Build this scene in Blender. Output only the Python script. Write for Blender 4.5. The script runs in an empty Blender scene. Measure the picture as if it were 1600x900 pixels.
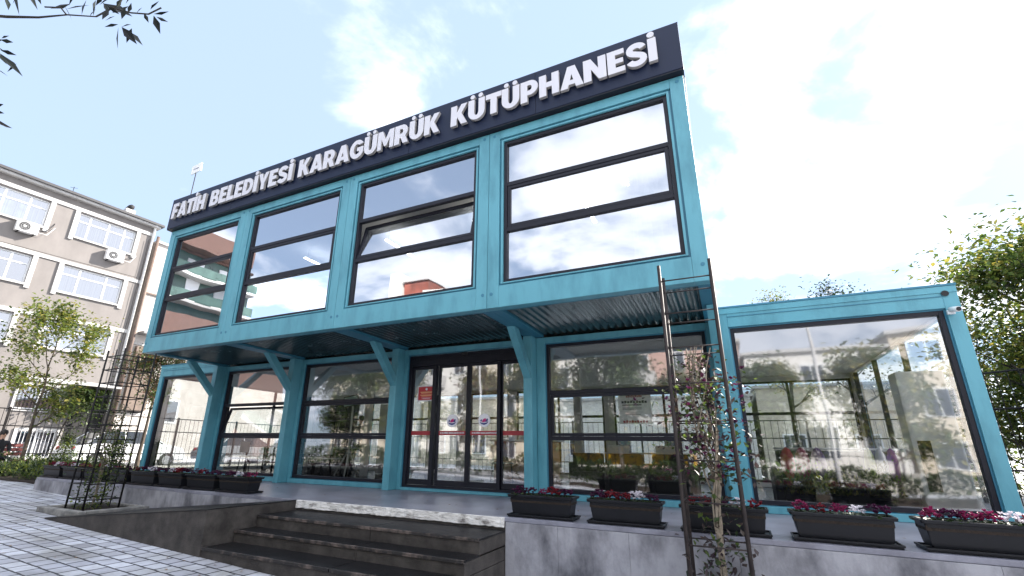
import bpy, bmesh, math, random
from mathutils import Vector, Matrix
R = math.radians
SC = bpy.context.scene
COL = SC.collection
random.seed(7)

# ---------------------------------------------------------------- camera
cam_d = bpy.data.cameras.new('camera'); cam = bpy.data.objects.new('camera', cam_d); COL.objects.link(cam)
SC.camera = cam
_yaw, _pitch, _roll = 0.4663, 0.3084, 0.0177
_f = Vector((-math.sin(_yaw)*math.cos(_pitch), math.cos(_yaw)*math.cos(_pitch), math.sin(_pitch)))
_r0 = _f.cross(Vector((0, 0, 1))).normalized(); _u0 = _r0.cross(_f)
_r = math.cos(_roll)*_r0 + math.sin(_roll)*_u0; _u = -math.sin(_roll)*_r0 + math.cos(_roll)*_u0
cam.matrix_world = Matrix(((_r.x, _u.x, -_f.x, 12.034), (_r.y, _u.y, -_f.y, -5.9638), (_r.z, _u.z, -_f.z, 0.7783), (0, 0, 0, 1)))
cam_d.sensor_width = 36; cam_d.lens = 723.55/1600*36
cam_d.shift_x = 38.48/1600; cam_d.shift_y = 22.70/1600
cam_d.clip_start = 0.05; cam_d.clip_end = 2000

# ---------------------------------------------------------------- world, sun, exposure
SUN_AZ, SUN_EL = R(36), R(34)          # azimuth measured from +y towards +x
W = bpy.data.worlds.new('World'); SC.world = W; W.use_nodes = True
nt = W.node_tree; nt.nodes.clear()
def N(t, kind, **kw):
    n = t.nodes.new(kind)
    for k, v in kw.items():
        if k in ('op',): n.operation = v
        else: setattr(n, k, v)
    return n
out = N(nt, 'ShaderNodeOutputWorld'); bg = N(nt, 'ShaderNodeBackground')
sky = N(nt, 'ShaderNodeTexSky', sky_type='NISHITA'); sky.sun_disc = False
sky.sun_elevation = SUN_EL; sky.sun_rotation = SUN_AZ; sky.air_density = 1.0; sky.dust_density = 0.4; sky.ozone_density = 3.5
tc = N(nt, 'ShaderNodeTexCoord'); sep = N(nt, 'ShaderNodeSeparateXYZ')
nt.links.new(tc.outputs['Generated'], sep.inputs[0])
# project the direction on a cloud deck
mz = N(nt, 'ShaderNodeMath', op='MAXIMUM'); mz.inputs[1].default_value = 0.02; nt.links.new(sep.outputs['Z'], mz.inputs[0])
za = N(nt, 'ShaderNodeMath', op='ADD'); za.inputs[1].default_value = 0.22; nt.links.new(mz.outputs[0], za.inputs[0])
dv = N(nt, 'ShaderNodeVectorMath', operation='DIVIDE'); cb = N(nt, 'ShaderNodeCombineXYZ')
for i in range(3): nt.links.new(za.outputs[0], cb.inputs[i])
nt.links.new(tc.outputs['Generated'], dv.inputs[0]); nt.links.new(cb.outputs[0], dv.inputs[1])
mp = N(nt, 'ShaderNodeMapping'); mp.inputs['Location'].default_value = (2.35, 0.4, 0.0); mp.inputs['Scale'].default_value = (1.0, 1.0, 1.0)
nt.links.new(dv.outputs[0], mp.inputs[0])
nz = N(nt, 'ShaderNodeTexNoise'); nz.inputs['Scale'].default_value = 1.9; nz.inputs['Detail'].default_value = 9; nz.inputs['Roughness'].default_value = 0.56; nz.inputs['Distortion'].default_value = 0.25
nt.links.new(mp.outputs[0], nz.inputs[0])
# cloud cover: little left, more right, extra added behind the camera as fill light
a0 = N(nt, 'ShaderNodeMath', op='MULTIPLY_ADD'); a0.inputs[1].default_value = 1.7; a0.inputs[2].default_value = -.85; nt.links.new(nz.outputs['Fac'], a0.inputs[0])
a1 = N(nt, 'ShaderNodeMath', op='MULTIPLY_ADD'); a1.inputs[1].default_value = .26; nt.links.new(sep.outputs['X'], a1.inputs[0]); nt.links.new(a0.outputs[0], a1.inputs[2])
ax = N(nt, 'ShaderNodeMath', op='MULTIPLY_ADD'); ax.inputs[1].default_value = -.16; nt.links.new(sep.outputs['Y'], ax.inputs[0]); nt.links.new(a1.outputs[0], ax.inputs[2])
rp = N(nt, 'ShaderNodeMapRange'); rp.interpolation_type = 'SMOOTHSTEP'; rp.inputs[1].default_value = -.15; rp.inputs[2].default_value = .16
nt.links.new(ax.outputs[0], rp.inputs[0])
mx = N(nt, 'ShaderNodeMix', data_type='RGBA'); mx.inputs[7].default_value = (5.4, 5.6, 6.1, 1)
nt.links.new(rp.outputs[0], mx.inputs[0])
# the pale haze veil of a thin high overcast
mh = N(nt, 'ShaderNodeMix', data_type='RGBA'); mh.inputs[0].default_value = 0.84; mh.inputs[7].default_value = (1.75, 2.2, 2.95, 1)
nt.links.new(sky.outputs[0], mh.inputs[6]); nt.links.new(mh.outputs[2], mx.inputs[6])
nt.links.new(mx.outputs[2], bg.inputs[0]); nt.links.new(bg.outputs[0], out.inputs[0])
bg.inputs[1].default_value = 0.11
sl = bpy.data.lights.new('sun', 'SUN'); sl.energy = 4.5; sl.angle = R(0.5); sl.color = (1.0, 0.93, 0.84)
so = bpy.data.objects.new('sun', sl); COL.objects.link(so)
_sd = Vector((math.sin(SUN_AZ)*math.cos(SUN_EL), math.cos(SUN_AZ)*math.cos(SUN_EL), math.sin(SUN_EL)))
so.rotation_euler = _sd.to_track_quat('Z', 'Y').to_euler(); so.location = _sd*60
vs = SC.view_settings; vs.view_transform = 'Standard'; vs.look = 'None'; vs.exposure = 1.88; vs.gamma = 1; vs.use_curve_mapping = False

# ---------------------------------------------------------------- materials
MAT = {}
def mat(name, col, rough=0.6, metal=0.0, var=0.0, scale=4.0, col2=None, bump=0.0, bscale=30.0, spec=0.5, stretch=(1, 1, 1), thr=None, coat=0.0):
    if name in MAT: return MAT[name]
    m = bpy.data.materials.new(name); m.use_nodes = True; t = m.node_tree; b = t.nodes['Principled BSDF']
    b.inputs['Roughness'].default_value = rough; b.inputs['Metallic'].default_value = metal
    b.inputs['Specular IOR Level'].default_value = spec; b.inputs['Coat Weight'].default_value = coat
    tc = N(t, 'ShaderNodeTexCoord'); mp = N(t, 'ShaderNodeMapping'); mp.inputs['Scale'].default_value = stretch
    t.links.new(tc.outputs['Object'], mp.inputs[0])
    c2 = col2 or tuple(max(0, c*(1-var)) for c in col)
    if var or col2:
        n = N(t, 'ShaderNodeTexNoise'); n.inputs['Scale'].default_value = scale; n.inputs['Detail'].default_value = 8; n.inputs['Roughness'].default_value = 0.62
        t.links.new(mp.outputs[0], n.inputs[0])
        r = N(t, 'ShaderNodeValToRGB'); lo, hi = thr or (0.35, 0.68)
        r.color_ramp.elements[0].position = lo; r.color_ramp.elements[1].position = hi
        r.color_ramp.elements[0].color = (*c2, 1); r.color_ramp.elements[1].color = (*col, 1)
        t.links.new(n.outputs['Fac'], r.inputs[0]); t.links.new(r.outputs[0], b.inputs['Base Color'])
        rr = N(t, 'ShaderNodeMapRange'); rr.inputs[3].default_value = max(0.03, rough-0.12); rr.inputs[4].default_value = min(1, rough+0.12)
        t.links.new(n.outputs['Fac'], rr.inputs[0]); t.links.new(rr.outputs[0], b.inputs['Roughness'])
    else: b.inputs['Base Color'].default_value = (*col, 1)
    if bump:
        n2 = N(t, 'ShaderNodeTexNoise'); n2.inputs['Scale'].default_value = bscale; n2.inputs['Detail'].default_value = 6
        t.links.new(mp.outputs[0], n2.inputs[0]); bu = N(t, 'ShaderNodeBump'); bu.inputs['Strength'].default_value = bump; bu.inputs['Distance'].default_value = 0.02
        t.links.new(n2.outputs['Fac'], bu.inputs['Height']); t.links.new(bu.outputs[0], b.inputs['Normal'])
    MAT[name] = m; return m
def leafmat(name, col, col2, trans=0.45):
    if name in MAT: return MAT[name]
    m = bpy.data.materials.new(name); m.use_nodes = True; t = m.node_tree; t.nodes.clear()
    o = N(t, 'ShaderNodeOutputMaterial'); d = N(t, 'ShaderNodeBsdfPrincipled'); tr = N(t, 'ShaderNodeBsdfTranslucent'); mi = N(t, 'ShaderNodeMixShader')
    g = N(t, 'ShaderNodeTexCoord'); n = N(t, 'ShaderNodeTexNoise'); n.inputs['Scale'].default_value = 2.6; n.inputs['Detail'].default_value = 5
    r = N(t, 'ShaderNodeValToRGB'); r.color_ramp.elements[0].position = .38; r.color_ramp.elements[1].position = .62
    r.color_ramp.elements[0].color = (*col2, 1); r.color_ramp.elements[1].color = (*col, 1)
    t.links.new(g.outputs['Object'], n.inputs[0]); t.links.new(n.outputs['Fac'], r.inputs[0])
    d.inputs['Roughness'].default_value = 0.45
    t.links.new(r.outputs[0], d.inputs['Base Color']); t.links.new(r.outputs[0], tr.inputs[0]); mi.inputs[0].default_value = trans
    t.links.new(d.outputs[0], mi.inputs[1]); t.links.new(tr.outputs[0], mi.inputs[2]); t.links.new(mi.outputs[0], o.inputs[0])
    MAT[name] = m; return m
def glassmat(name, refl=0.3, tint=(0.86, 0.9, 0.9), bumpy=0.0, rough=0.0):
    m = bpy.data.materials.new(name); m.use_nodes = True; t = m.node_tree; t.nodes.clear()
    o = N(t, 'ShaderNodeOutputMaterial'); tr = N(t, 'ShaderNodeBsdfTransparent'); gl = N(t, 'ShaderNodeBsdfGlossy'); mi = N(t, 'ShaderNodeMixShader')
    tr.inputs[0].default_value = (*tint, 1); gl.inputs['Roughness'].default_value = rough; gl.inputs[0].default_value = (0.93, 0.95, 1, 1)
    fr = N(t, 'ShaderNodeFresnel'); fr.inputs[0].default_value = 1.5
    a = N(t, 'ShaderNodeMath', op='ADD'); a.inputs[1].default_value = refl; a.use_clamp = True
    t.links.new(fr.outputs[0], a.inputs[0]); t.links.new(a.outputs[0], mi.inputs[0])
    if bumpy:
        g = N(t, 'ShaderNodeTexCoord'); n = N(t, 'ShaderNodeTexNoise'); n.inputs['Scale'].default_value = 0.9; n.inputs['Detail'].default_value = 1
        bu = N(t, 'ShaderNodeBump'); bu.inputs['Strength'].default_value = bumpy; bu.inputs['Distance'].default_value = 0.05
        t.links.new(g.outputs['Object'], n.inputs[0]); t.links.new(n.outputs['Fac'], bu.inputs['Height']); t.links.new(bu.outputs[0], gl.inputs['Normal'])
    t.links.new(tr.outputs[0], mi.inputs[1]); t.links.new(gl.outputs[0], mi.inputs[2]); t.links.new(mi.outputs[0], o.inputs[0])
    MAT[name] = m; return m
def emit(name, col, s):
    m = bpy.data.materials.new(name); m.use_nodes = True; b = m.node_tree.nodes['Principled BSDF']
    b.inputs['Base Color'].default_value = (*col, 1); b.inputs['Emission Color'].default_value = (*col, 1); b.inputs['Emission Strength'].default_value = s
    MAT[name] = m; return m
def pavemat(name, c1, c2, joint, bw, bh, mortar, rough, offset=0.5, stain=None):
    m = bpy.data.materials.new(name); m.use_nodes = True; t = m.node_tree; b = t.nodes['Principled BSDF']
    tc = N(t, 'ShaderNodeTexCoord'); br = N(t, 'ShaderNodeTexBrick'); br.offset = offset
    br.inputs['Color1'].default_value = (*c1, 1); br.inputs['Color2'].default_value = (*c2, 1); br.inputs['Mortar'].default_value = (*joint, 1)
    br.inputs['Scale'].default_value = 1; br.inputs['Brick Width'].default_value = bw; br.inputs['Row Height'].default_value = bh
    br.inputs['Mortar Size'].default_value = mortar; br.inputs['Mortar Smooth'].default_value = 0.15
    dn = N(t, 'ShaderNodeTexNoise'); dn.inputs['Scale'].default_value = 7; ad = N(t, 'ShaderNodeVectorMath', operation='MULTIPLY_ADD')
    ad.inputs[1].default_value = (0.03, 0.03, 0); t.links.new(tc.outputs['Object'], dn.inputs[0])
    t.links.new(dn.outputs['Color'], ad.inputs[0]); t.links.new(tc.outputs['Object'], ad.inputs[2]); t.links.new(ad.outputs[0], br.inputs[0])
    n = N(t, 'ShaderNodeTexNoise'); n.inputs['Scale'].default_value = 0.9; n.inputs['Detail'].default_value = 9; n.inputs['Roughness'].default_value = 0.65
    t.links.new(tc.outputs['Object'], n.inputs[0]); r = N(t, 'ShaderNodeValToRGB')
    r.color_ramp.elements[0].position = .36; r.color_ramp.elements[1].position = .56
    r.color_ramp.elements[0].color = (*(stain or (.55, .53, .48)), 1); r.color_ramp.elements[1].color = (1, 1, 1, 1)
    t.links.new(n.outputs['Fac'], r.inputs[0])
    mu = N(t, 'ShaderNodeMix', data_type='RGBA', blend_type='MULTIPLY'); mu.inputs[0].default_value = 1
    t.links.new(br.outputs['Color'], mu.inputs[6]); t.links.new(r.outputs[0], mu.inputs[7]); t.links.new(mu.outputs[2], b.inputs['Base Color'])
    b.inputs['Roughness'].default_value = rough
    bu = N(t, 'ShaderNodeBump'); bu.inputs['Strength'].default_value = 0.7; bu.inputs['Distance'].default_value = 0.012; bu.invert = True
    t.links.new(br.outputs['Fac'], bu.inputs['Height']); t.links.new(bu.outputs[0], b.inputs['Normal'])
    MAT[name] = m; return m

TEAL = mat('teal_paint', (0.104, 0.335, 0.415), 0.45, col2=(0.064, 0.235, 0.30), scale=2.3, bump=0.07, bscale=45, stretch=(1.6, 1, .45), thr=(.3, .55))
TEALD = mat('teal_edge', (0.035, 0.18, 0.27), 0.5)
FRAME = mat('anthracite_frame', (0.015, 0.016, 0.025), 0.42, spec=.25, var=0.15, scale=6)
SIGN = mat('sign_panel', (0.010, 0.017, 0.044), 0.42, var=0.1, scale=2, spec=.25)
LETTER = mat('letter_face', (0.60, 0.60, 0.65), 0.45)
LSIDE = mat('letter_side', (0.36, 0.35, 0.34), 0.5)
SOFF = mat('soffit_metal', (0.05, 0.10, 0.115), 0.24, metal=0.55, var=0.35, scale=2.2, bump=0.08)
GLASSU = glassmat('glass_upper', 0.46, (0.72, 0.78, 0.86), 0.07, 0.008)
GLASSL = glassmat('glass_lower', 0.24, (0.84, 0.87, 0.87), 0.10, 0.03)
GLASSF = glassmat('glass_flat', 0.34, (0.5, 0.55, 0.6), 0.1)
CLEAR = glassmat('glass_rear', 0.06, (0.9, 0.93, 0.93))
WHITE = mat('white_paint', (0.76, 0.76, 0.75), 0.55, var=0.08, scale=3)
CONC = mat('concrete_wall', (0.33, 0.33, 0.36), 0.75, col2=(0.09, 0.09, 0.105), scale=2.4, bump=0.35, bscale=25, thr=(0.34, 0.6), stretch=(1, 1, .6))
TERR = mat('terrace_floor', (0.27, 0.275, 0.33), 0.34, col2=(0.14, 0.14, 0.175), scale=2.4, bump=0.1, bscale=40)
STEP = mat('step_rubber', (0.085, 0.076, 0.069), 0.6, col2=(0.026, 0.023, 0.022), scale=5, bump=0.35, bscale=90, thr=(0.3, 0.7), spec=.25)
TREAD = mat('wet_tread', (0.014, 0.013, 0.014), 0.42, col2=(0.006, 0.006, 0.007), scale=5, bump=0.25, bscale=140, spec=.28)
NOSE = mat('worn_nosing', (0.15, 0.115, 0.10), 0.7, col2=(0.018, 0.016, 0.016), scale=6, bump=.5, bscale=60, thr=(.47, .66))
STONE = mat('rough_limestone', (0.74, 0.72, 0.69), 0.9, col2=(0.22, 0.2, 0.19), scale=9, bump=1.0, bscale=22, thr=(0.33, 0.5), stretch=(.6, 1, 1.6))
PLANT = mat('planter_plastic', (0.013, 0.014, 0.018), 0.42, spec=.2, var=0.2, scale=9, bump=0.05)
SOIL = mat('soil', (0.03, 0.02, 0.014), 0.95, var=0.5, scale=40, bump=0.8)
IRON = mat('dark_iron', (0.016, 0.015, 0.016), 0.5, spec=.25, var=0.2, scale=20)
RUST = mat('weathered_steel', (0.045, 0.036, 0.034), 0.65, spec=.25, col2=(0.025, 0.02, 0.02), scale=12)
BARK = mat('bark', (0.13, 0.10, 0.075), 0.9, col2=(0.05, 0.04, 0.03), scale=14, bump=0.8, bscale=30, stretch=(1, 1, .25))
BARKD = mat('bark_dark', (0.035, 0.028, 0.022), 0.9, var=0.4, scale=14, bump=0.8, bscale=30)
ASPH = mat('asphalt', (0.055, 0.055, 0.058), 0.85, var=0.3, scale=12, bump=0.3, bscale=80)
RENDER = mat('beige_render', (0.212, 0.196, 0.188), 0.85, col2=(0.165, 0.152, 0.146), scale=1.3, bump=0.12, bscale=50, stretch=(1, 1, .5))
TRIM = mat('white_trim', (0.47, 0.465, 0.46), 0.7, var=0.15, scale=3)
PVC = mat('pvc_white', (0.74, 0.75, 0.76), 0.35)
CURT = mat('net_curtain', (0.36, 0.41, 0.52), 0.8, col2=(0.2, 0.24, 0.32), scale=2.0, stretch=(1, 14, .15), thr=(0.4, 0.6))
DARKIN = mat('dark_interior', (0.02, 0.02, 0.022), 0.8)
INFLOOR = mat('interior_floor', (0.07, 0.06, 0.055), 0.22, var=0.2, scale=3)
INWALL = mat('interior_wall', (0.6, 0.6, 0.6), 0.7)
PIPE = mat('brown_pipe', (0.13, 0.088, 0.07), 0.6, var=0.3, scale=5)
REDM = mat('red_band', (0.32, 0.025, 0.035), 0.5)
PAVE = pavemat('small_pavers', (0.62, 0.64, 0.70), (0.42, 0.43, 0.49), (0.04, 0.04, 0.05), 0.235, 0.215, 0.013, 0.6)
PAVE2 = pavemat('sidewalk_slabs', (0.40, 0.38, 0.34), (0.34, 0.33, 0.30), (0.12, 0.11, 0.10), 0.4, 0.4, 0.008, 0.8)
BRICKR = pavemat('red_brick', (0.30, 0.085, 0.06), (0.24, 0.07, 0.05), (0.25, 0.2, 0.17), 0.25, 0.08, 0.008, 0.85)
LG_YOUNG = leafmat('leaf_young', (0.22, 0.25, 0.045), (0.07, 0.11, 0.025), 0.5)
LG_DARK = leafmat('leaf_dark', (0.045, 0.075, 0.02), (0.016, 0.03, 0.011), 0.3)
LG_MID = leafmat('leaf_mid', (0.11, 0.16, 0.03), (0.04, 0.07, 0.015), 0.45)
LG_YEL = leafmat('leaf_yellow', (0.30, 0.26, 0.05), (0.12, 0.13, 0.03), 0.45)
LG_RUST = leafmat('leaf_rust', (0.22, 0.09, 0.045), (0.08, 0.06, 0.03), 0.4)
LG_SIL = leafmat('leaf_silhouette', (0.010, 0.014, 0.011), (0.005, 0.007, 0.008), 0.05)  # backlit silhouette is put into the near black leaf colour
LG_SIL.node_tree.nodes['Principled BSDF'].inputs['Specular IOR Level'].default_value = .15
PET = {'purple': leafmat('petal_plum', (0.11, 0.010, 0.06), (0.05, 0.006, 0.04), .25), 'pink': leafmat('petal_pink', (0.36, 0.025, 0.13), (0.2, 0.015, 0.07), .3),
       'white': leafmat('petal_white', (0.85, 0.82, 0.86), (0.7, 0.66, 0.72), .3), 'red': leafmat('petal_red', (0.30, 0.012, 0.02), (0.16, 0.008, 0.02), .25)}

# ---------------------------------------------------------------- mesh helper
WL = {}
class MB:
    def __init__(s): s.b = bmesh.new(); s.mats = []
    def mi(s, m):
        if m not in s.mats: s.mats.append(m)
        return s.mats.index(m)
    def box(s, x0, x1, y0, y1, z0, z1, m, bev=0.0, rot=None, piv=None):
        vs_ = [s.b.verts.new(Vector(c)) for c in [(x0,y0,z0),(x1,y0,z0),(x1,y1,z0),(x0,y1,z0),(x0,y0,z1),(x1,y0,z1),(x1,y1,z1),(x0,y1,z1)]]
        fs = [s.b.faces.new([vs_[i] for i in q]) for q in [(0,3,2,1),(4,5,6,7),(0,1,5,4),(1,2,6,5),(2,3,7,6),(3,0,4,7)]]
        k = s.mi(m)
        for f in fs: f.material_index = k
        if bev > 0:
            es = list({e for f in fs for e in f.edges})
            r = bmesh.ops.bevel(s.b, geom=es, offset=bev, segments=2, profile=.6, affect='EDGES')
            for f in r['faces']: f.material_index = k
            vs_ = list({v for f in r['faces'] for v in f.verts} | {v for v in vs_ if v.is_valid})
        if rot is not None:
            pv = Vector(piv) if piv else Vector(((x0+x1)/2, (y0+y1)/2, (z0+z1)/2))
            for v in vs_: v.co = rot @ (v.co-pv) + pv
        return s
    def quad(s, pts, m):
        f = s.b.faces.new([s.b.verts.new(Vector(p)) for p in pts]); f.material_index = s.mi(m); return s
    def prism(s, poly, axis, a, b_, m):
        # poly: 2-D points; extruded along axis between a and b_
        def P(p, t):
            if axis == 'x': return (t, p[0], p[1])
            if axis == 'y': return (p[0], t, p[1])
            return (p[0], p[1], t)
        A = [s.b.verts.new(P(p, a)) for p in poly]; B = [s.b.verts.new(P(p, b_)) for p in poly]; n = len(poly); k = s.mi(m)
        fs = [s.b.faces.new(A), s.b.faces.new(B[::-1])] + [s.b.faces.new([A[i], B[i], B[(i+1) % n], A[(i+1) % n]]) for i in range(n)]
        for f in fs: f.material_index = k
        return s
    def tube(s, pts, rad, m, n=8, cap=True):
        pts = [Vector(p) for p in pts]; rads = rad if isinstance(rad, (list, tuple)) else [rad]*len(pts); k = s.mi(m); rings = []
        up = Vector((0, 0, 1)); prev = None
        for i, p in enumerate(pts):
            d = (pts[min(i+1, len(pts)-1)] - pts[max(i-1, 0)]).normalized()
            if prev is None:
                a = d.cross(up) if abs(d.dot(up)) < .95 else d.cross(Vector((1, 0, 0)))
            else: a = prev - d*prev.dot(d)
            a.normalize(); prev = a; c = d.cross(a)
            rings.append([s.b.verts.new(p + rads[i]*(math.cos(2*math.pi*j/n)*a + math.sin(2*math.pi*j/n)*c)) for j in range(n)])
        for r0, r1 in zip(rings, rings[1:]):
            for j in range(n):
                f = s.b.faces.new([r0[j], r0[(j+1) % n], r1[(j+1) % n], r1[j]]); f.material_index = k; f.smooth = n > 5
        if cap:
            for r_ in (rings[0][::-1], rings[-1]): s.b.faces.new(r_).material_index = k
        return s
    def ball(s, c, r, m, sub=2, sq=(1, 1, 1), jit=0):
        g = bmesh.ops.create_icosphere(s.b, subdivisions=sub, radius=1); k = s.mi(m)
        for v in g['verts']:
            j = 1+random.uniform(-jit, jit); v.co = Vector((c[0]+v.co.x*r*sq[0]*j, c[1]+v.co.y*r*sq[1]*j, c[2]+v.co.z*r*sq[2]*j))
            for f in v.link_faces: f.material_index = k; f.smooth = True
        return s
    def leaf(s, c, d, up, L, w, m):
        d = d.normalized(); a = d.cross(up)
        if a.length < 1e-3: a = d.cross(Vector((1, 0, 0)))
        a.normalize(); nn = a.cross(d)
        k = s.mi(m); v = [s.b.verts.new(p) for p in (c, c+d*L*.45+a*w*.5+nn*w*.12, c+d*L, c+d*L*.45-a*w*.5+nn*w*.12)]
        f1 = s.b.faces.new((v[0], v[1], v[2])); f2 = s.b.faces.new((v[0], v[2], v[3])); f1.material_index = f2.material_index = k
    def add(s, name, parent=None, loc=None, recalc=True):
        me = bpy.data.meshes.new(name)
        if recalc: bmesh.ops.recalc_face_normals(s.b, faces=s.b.faces[:])
        base = Vector(loc) if loc is not None else (WL.get(parent, Vector((0, 0, 0))) if parent else Vector((0, 0, 0)))
        for v in s.b.verts: v.co -= base
        s.b.to_mesh(me); s.b.free()
        for m in s.mats: me.materials.append(m)
        o = bpy.data.objects.new(name, me); COL.objects.link(o)
        if parent: o.parent = parent
        else: o.location = base
        WL[o] = base; return o
def tag(o, label=None, cat=None, group=None, kind=None):
    if label: o['label'] = label
    if cat: o['category'] = cat
    if group: o['group'] = group
    if kind: o['kind'] = kind
    return o
def thing(name, loc, label, cat, group=None):
    o = bpy.data.objects.new(name, None); COL.objects.link(o); o.location = loc; o.empty_display_size = .2
    WL[o] = Vector(loc); return tag(o, label, cat, group)
def dup(root, loc, rz=0, label=None, scale=None):
    def cp(o, par):
        c = o.copy(); COL.objects.link(c)
        if par: c.parent = par
        for ch in o.children: cp(ch, c)
        return c
    r = cp(root, None); r.location = loc; r.rotation_euler = (0, 0, rz)
    if scale: r.scale = scale
    if label: r['label'] = label
    return r
# heavy sans capitals, drawn as outlines (unit height)
def arc(cx, cz, rx, rz, a0, a1, n=12): return [(cx+rx*math.cos(R(a0+(a1-a0)*i/n)), cz+rz*math.sin(R(a0+(a1-a0)*i/n))) for i in range(n+1)]
_s = .29
def stroke(P, t):
    Lf, Rt = [], []
    for i, p in enumerate(P):
        a = P[max(i-1, 0)]; b_ = P[min(i+1, len(P)-1)]; dx, dz = b_[0]-a[0], b_[1]-a[1]; q = math.hypot(dx, dz); nx, nz_ = -dz/q*t/2, dx/q*t/2
        Lf.append((p[0]+nx, p[1]+nz_)); Rt.append((p[0]-nx, p[1]-nz_))
    return Lf+Rt[::-1]
def _U(): return [(0, 1), (0, .38)]+arc(.39, .38, .39, .395, 180, 360)[1:]+[(.78, 1), (.78-_s, 1), (.78-_s, .38)]+arc(.39, .38, .39-_s, .18, 360, 180)[1:]+[(_s, 1)]
GLY = {
 'I': (_s, [[(0, 0), (_s, 0), (_s, 1), (0, 1)]]),
 'F': (.60, [[(0, 0), (_s, 0), (_s, .36), (.54, .36), (.54, .57), (_s, .57), (_s, .78), (.60, .78), (.60, 1), (0, 1)]]),
 'E': (.62, [[(0, 0), (.62, 0), (.62, .22), (_s, .22), (_s, .40), (.57, .40), (.57, .60), (_s, .60), (_s, .78), (.61, .78), (.61, 1), (0, 1)]]),
 'L': (.58, [[(0, 0), (.58, 0), (.58, .23), (_s, .23), (_s, 1), (0, 1)]]),
 'T': (.72, [[(.215, 0), (.505, 0), (.505, .76), (.72, .76), (.72, 1), (0, 1), (0, .76), (.215, .76)]]),
 'H': (.81, [[(0, 0), (_s, 0), (_s, .39), (.52, .39), (.52, 0), (.81, 0), (.81, 1), (.52, 1), (.52, .63), (_s, .62), (_s, 1), (0, 1)]]),
 'N': (.85, [[(0, 0), (_s, 0), (_s, .52), (.56, 0), (.85, 0), (.85, 1), (.56, 1), (.56, .49), (_s, 1), (0, 1)]]),
 'M': (.95, [[(0, 0), (.23, 0), (.23, .58), (.41, .16), (.54, .16), (.72, .58), (.72, 0), (.95, 0), (.95, 1), (.68, 1), (.475, .52), (.27, 1), (0, 1)]]),
 'K': (.80, [[(0, 0), (_s, 0), (_s, .28), (.33, .38), (.51, 0), (.80, 0), (.52, .56), (.79, 1), (.50, 1), (_s, .62), (_s, 1), (0, 1)]]),
 'Y': (.78, [[(.265, 0), (.515, 0), (.515, .36), (.78, 1), (.51, 1), (.39, .64), (.27, 1), (0, 1), (.265, .36)]]),
 'A': (.90, [[(0, 0), (.29, 0), (.33, .15), (.57, .15), (.61, 0), (.90, 0), (.60, 1), (.30, 1)], [(.385, .35), (.515, .35), (.45, .62)]]),
 'D': (.80, [[(0, 0), (.35, 0)]+arc(.35, .5, .45, .5, -90, 90)+[(0, 1)], [(_s, .23), (.34, .23)]+arc(.34, .5, .20, .27, -90, 90)+[(_s, .77)]]),
 'P': (.74, [[(0, 0), (_s, 0), (_s, .31), (.40, .31)]+arc(.40, .655, .34, .345, -90, 90)+[(0, 1)], [(_s, .53), (.38, .53)]+arc(.38, .655, .10, .125, -90, 90)+[(_s, .78)]]),
 'R': (.79, [[(0, 0), (_s, 0), (_s, .31), (.36, .31), (.50, 0), (.79, 0), (.62, .37)]+arc(.41, .665, .33, .335, -45, 90)+[(0, 1)], [(_s, .53), (.38, .53)]+arc(.38, .655, .10, .125, -90, 90)+[(_s, .78)]]),
 'B': (.75, [[(0, 0), (.43, 0)]+arc(.43, .285, .32, .285, -90, 50)+arc(.41, .74, .31, .26, -42, 90)+[(0, 1)], [(_s, .20), (.40, .20)]+arc(.40, .30, .09, .10, -90, 90)+[(_s, .40)], [(_s, .60), (.38, .60)]+arc(.38, .70, .08, .10, -90, 90)+[(_s, .80)]]),
 'U': (.78, [_U()]),
 'G': (.86, [arc(.45, .5, .45, .515, 32, 335, 26)+[(.86, .58), (.46, .58), (.46, .38), (.615, .38), (.60, .27)]+arc(.45, .5, .195, .285, 300, 48, 18)]),
 'S': (.72, [stroke(arc(.37, .715, .235, .185, 12, 240, 14)+[(.36, .51)]+arc(.36, .29, .245, .185, 60, -168, 14), .235)]),
 'i': (_s, [[(0, 0), (_s, 0), (_s, 1), (0, 1)], arc(.125, 1.165, .125, .125, 0, 345, 16)]),
 'u': (.78, [_U(), arc(.20, 1.15, .105, .105, 0, 345, 16), arc(.58, 1.15, .105, .105, 0, 345, 16)]),
}
def text_mesh(name, s, size, x0, x1, z0, z1, y, depth, mface, mside, parent, bold=0, res=4):
    s = s.replace('İ', 'i').replace('Ü', 'u'); cu = bpy.data.curves.new(name, 'CURVE'); cu.dimensions = '2D'; cu.fill_mode = 'BOTH'; cu.extrude = .5
    X = 0
    for ch in s:
        if ch == ' ': X += .3; continue
        w, loops = GLY[ch]
        for lp in loops:
            sp = cu.splines.new('POLY'); sp.points.add(len(lp)-1); sp.use_cyclic_u = True
            for p, q in zip(sp.points, lp): p.co = (X+q[0], q[1], 0, 1)
        X += w+(.05 if ch not in 'AT' else .015)
    to = bpy.data.objects.new(name+'_tmp', cu); COL.objects.link(to); bpy.context.view_layer.update()
    me = bpy.data.meshes.new_from_object(to.evaluated_get(bpy.context.evaluated_depsgraph_get())); bpy.data.objects.remove(to); bpy.data.curves.remove(cu)
    bx = max(v.co.x for v in me.vertices); base = WL.get(parent, Vector((0, 0, 0)))
    for v in me.vertices: v.co = Vector((x0+v.co.x/bx*(x1-x0), y-depth*(v.co.z+.5), z0+v.co.y*(z1-z0)))-base
    me.materials.clear(); me.materials.append(mface); me.materials.append(mside); me.update()
    for p in me.polygons: p.use_smooth = False; p.material_index = 0 if abs(p.normal.y) > .9 else 1
    o = bpy.data.objects.new(name, me); COL.objects.link(o); o.parent = parent; WL[o] = base; return o

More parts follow.
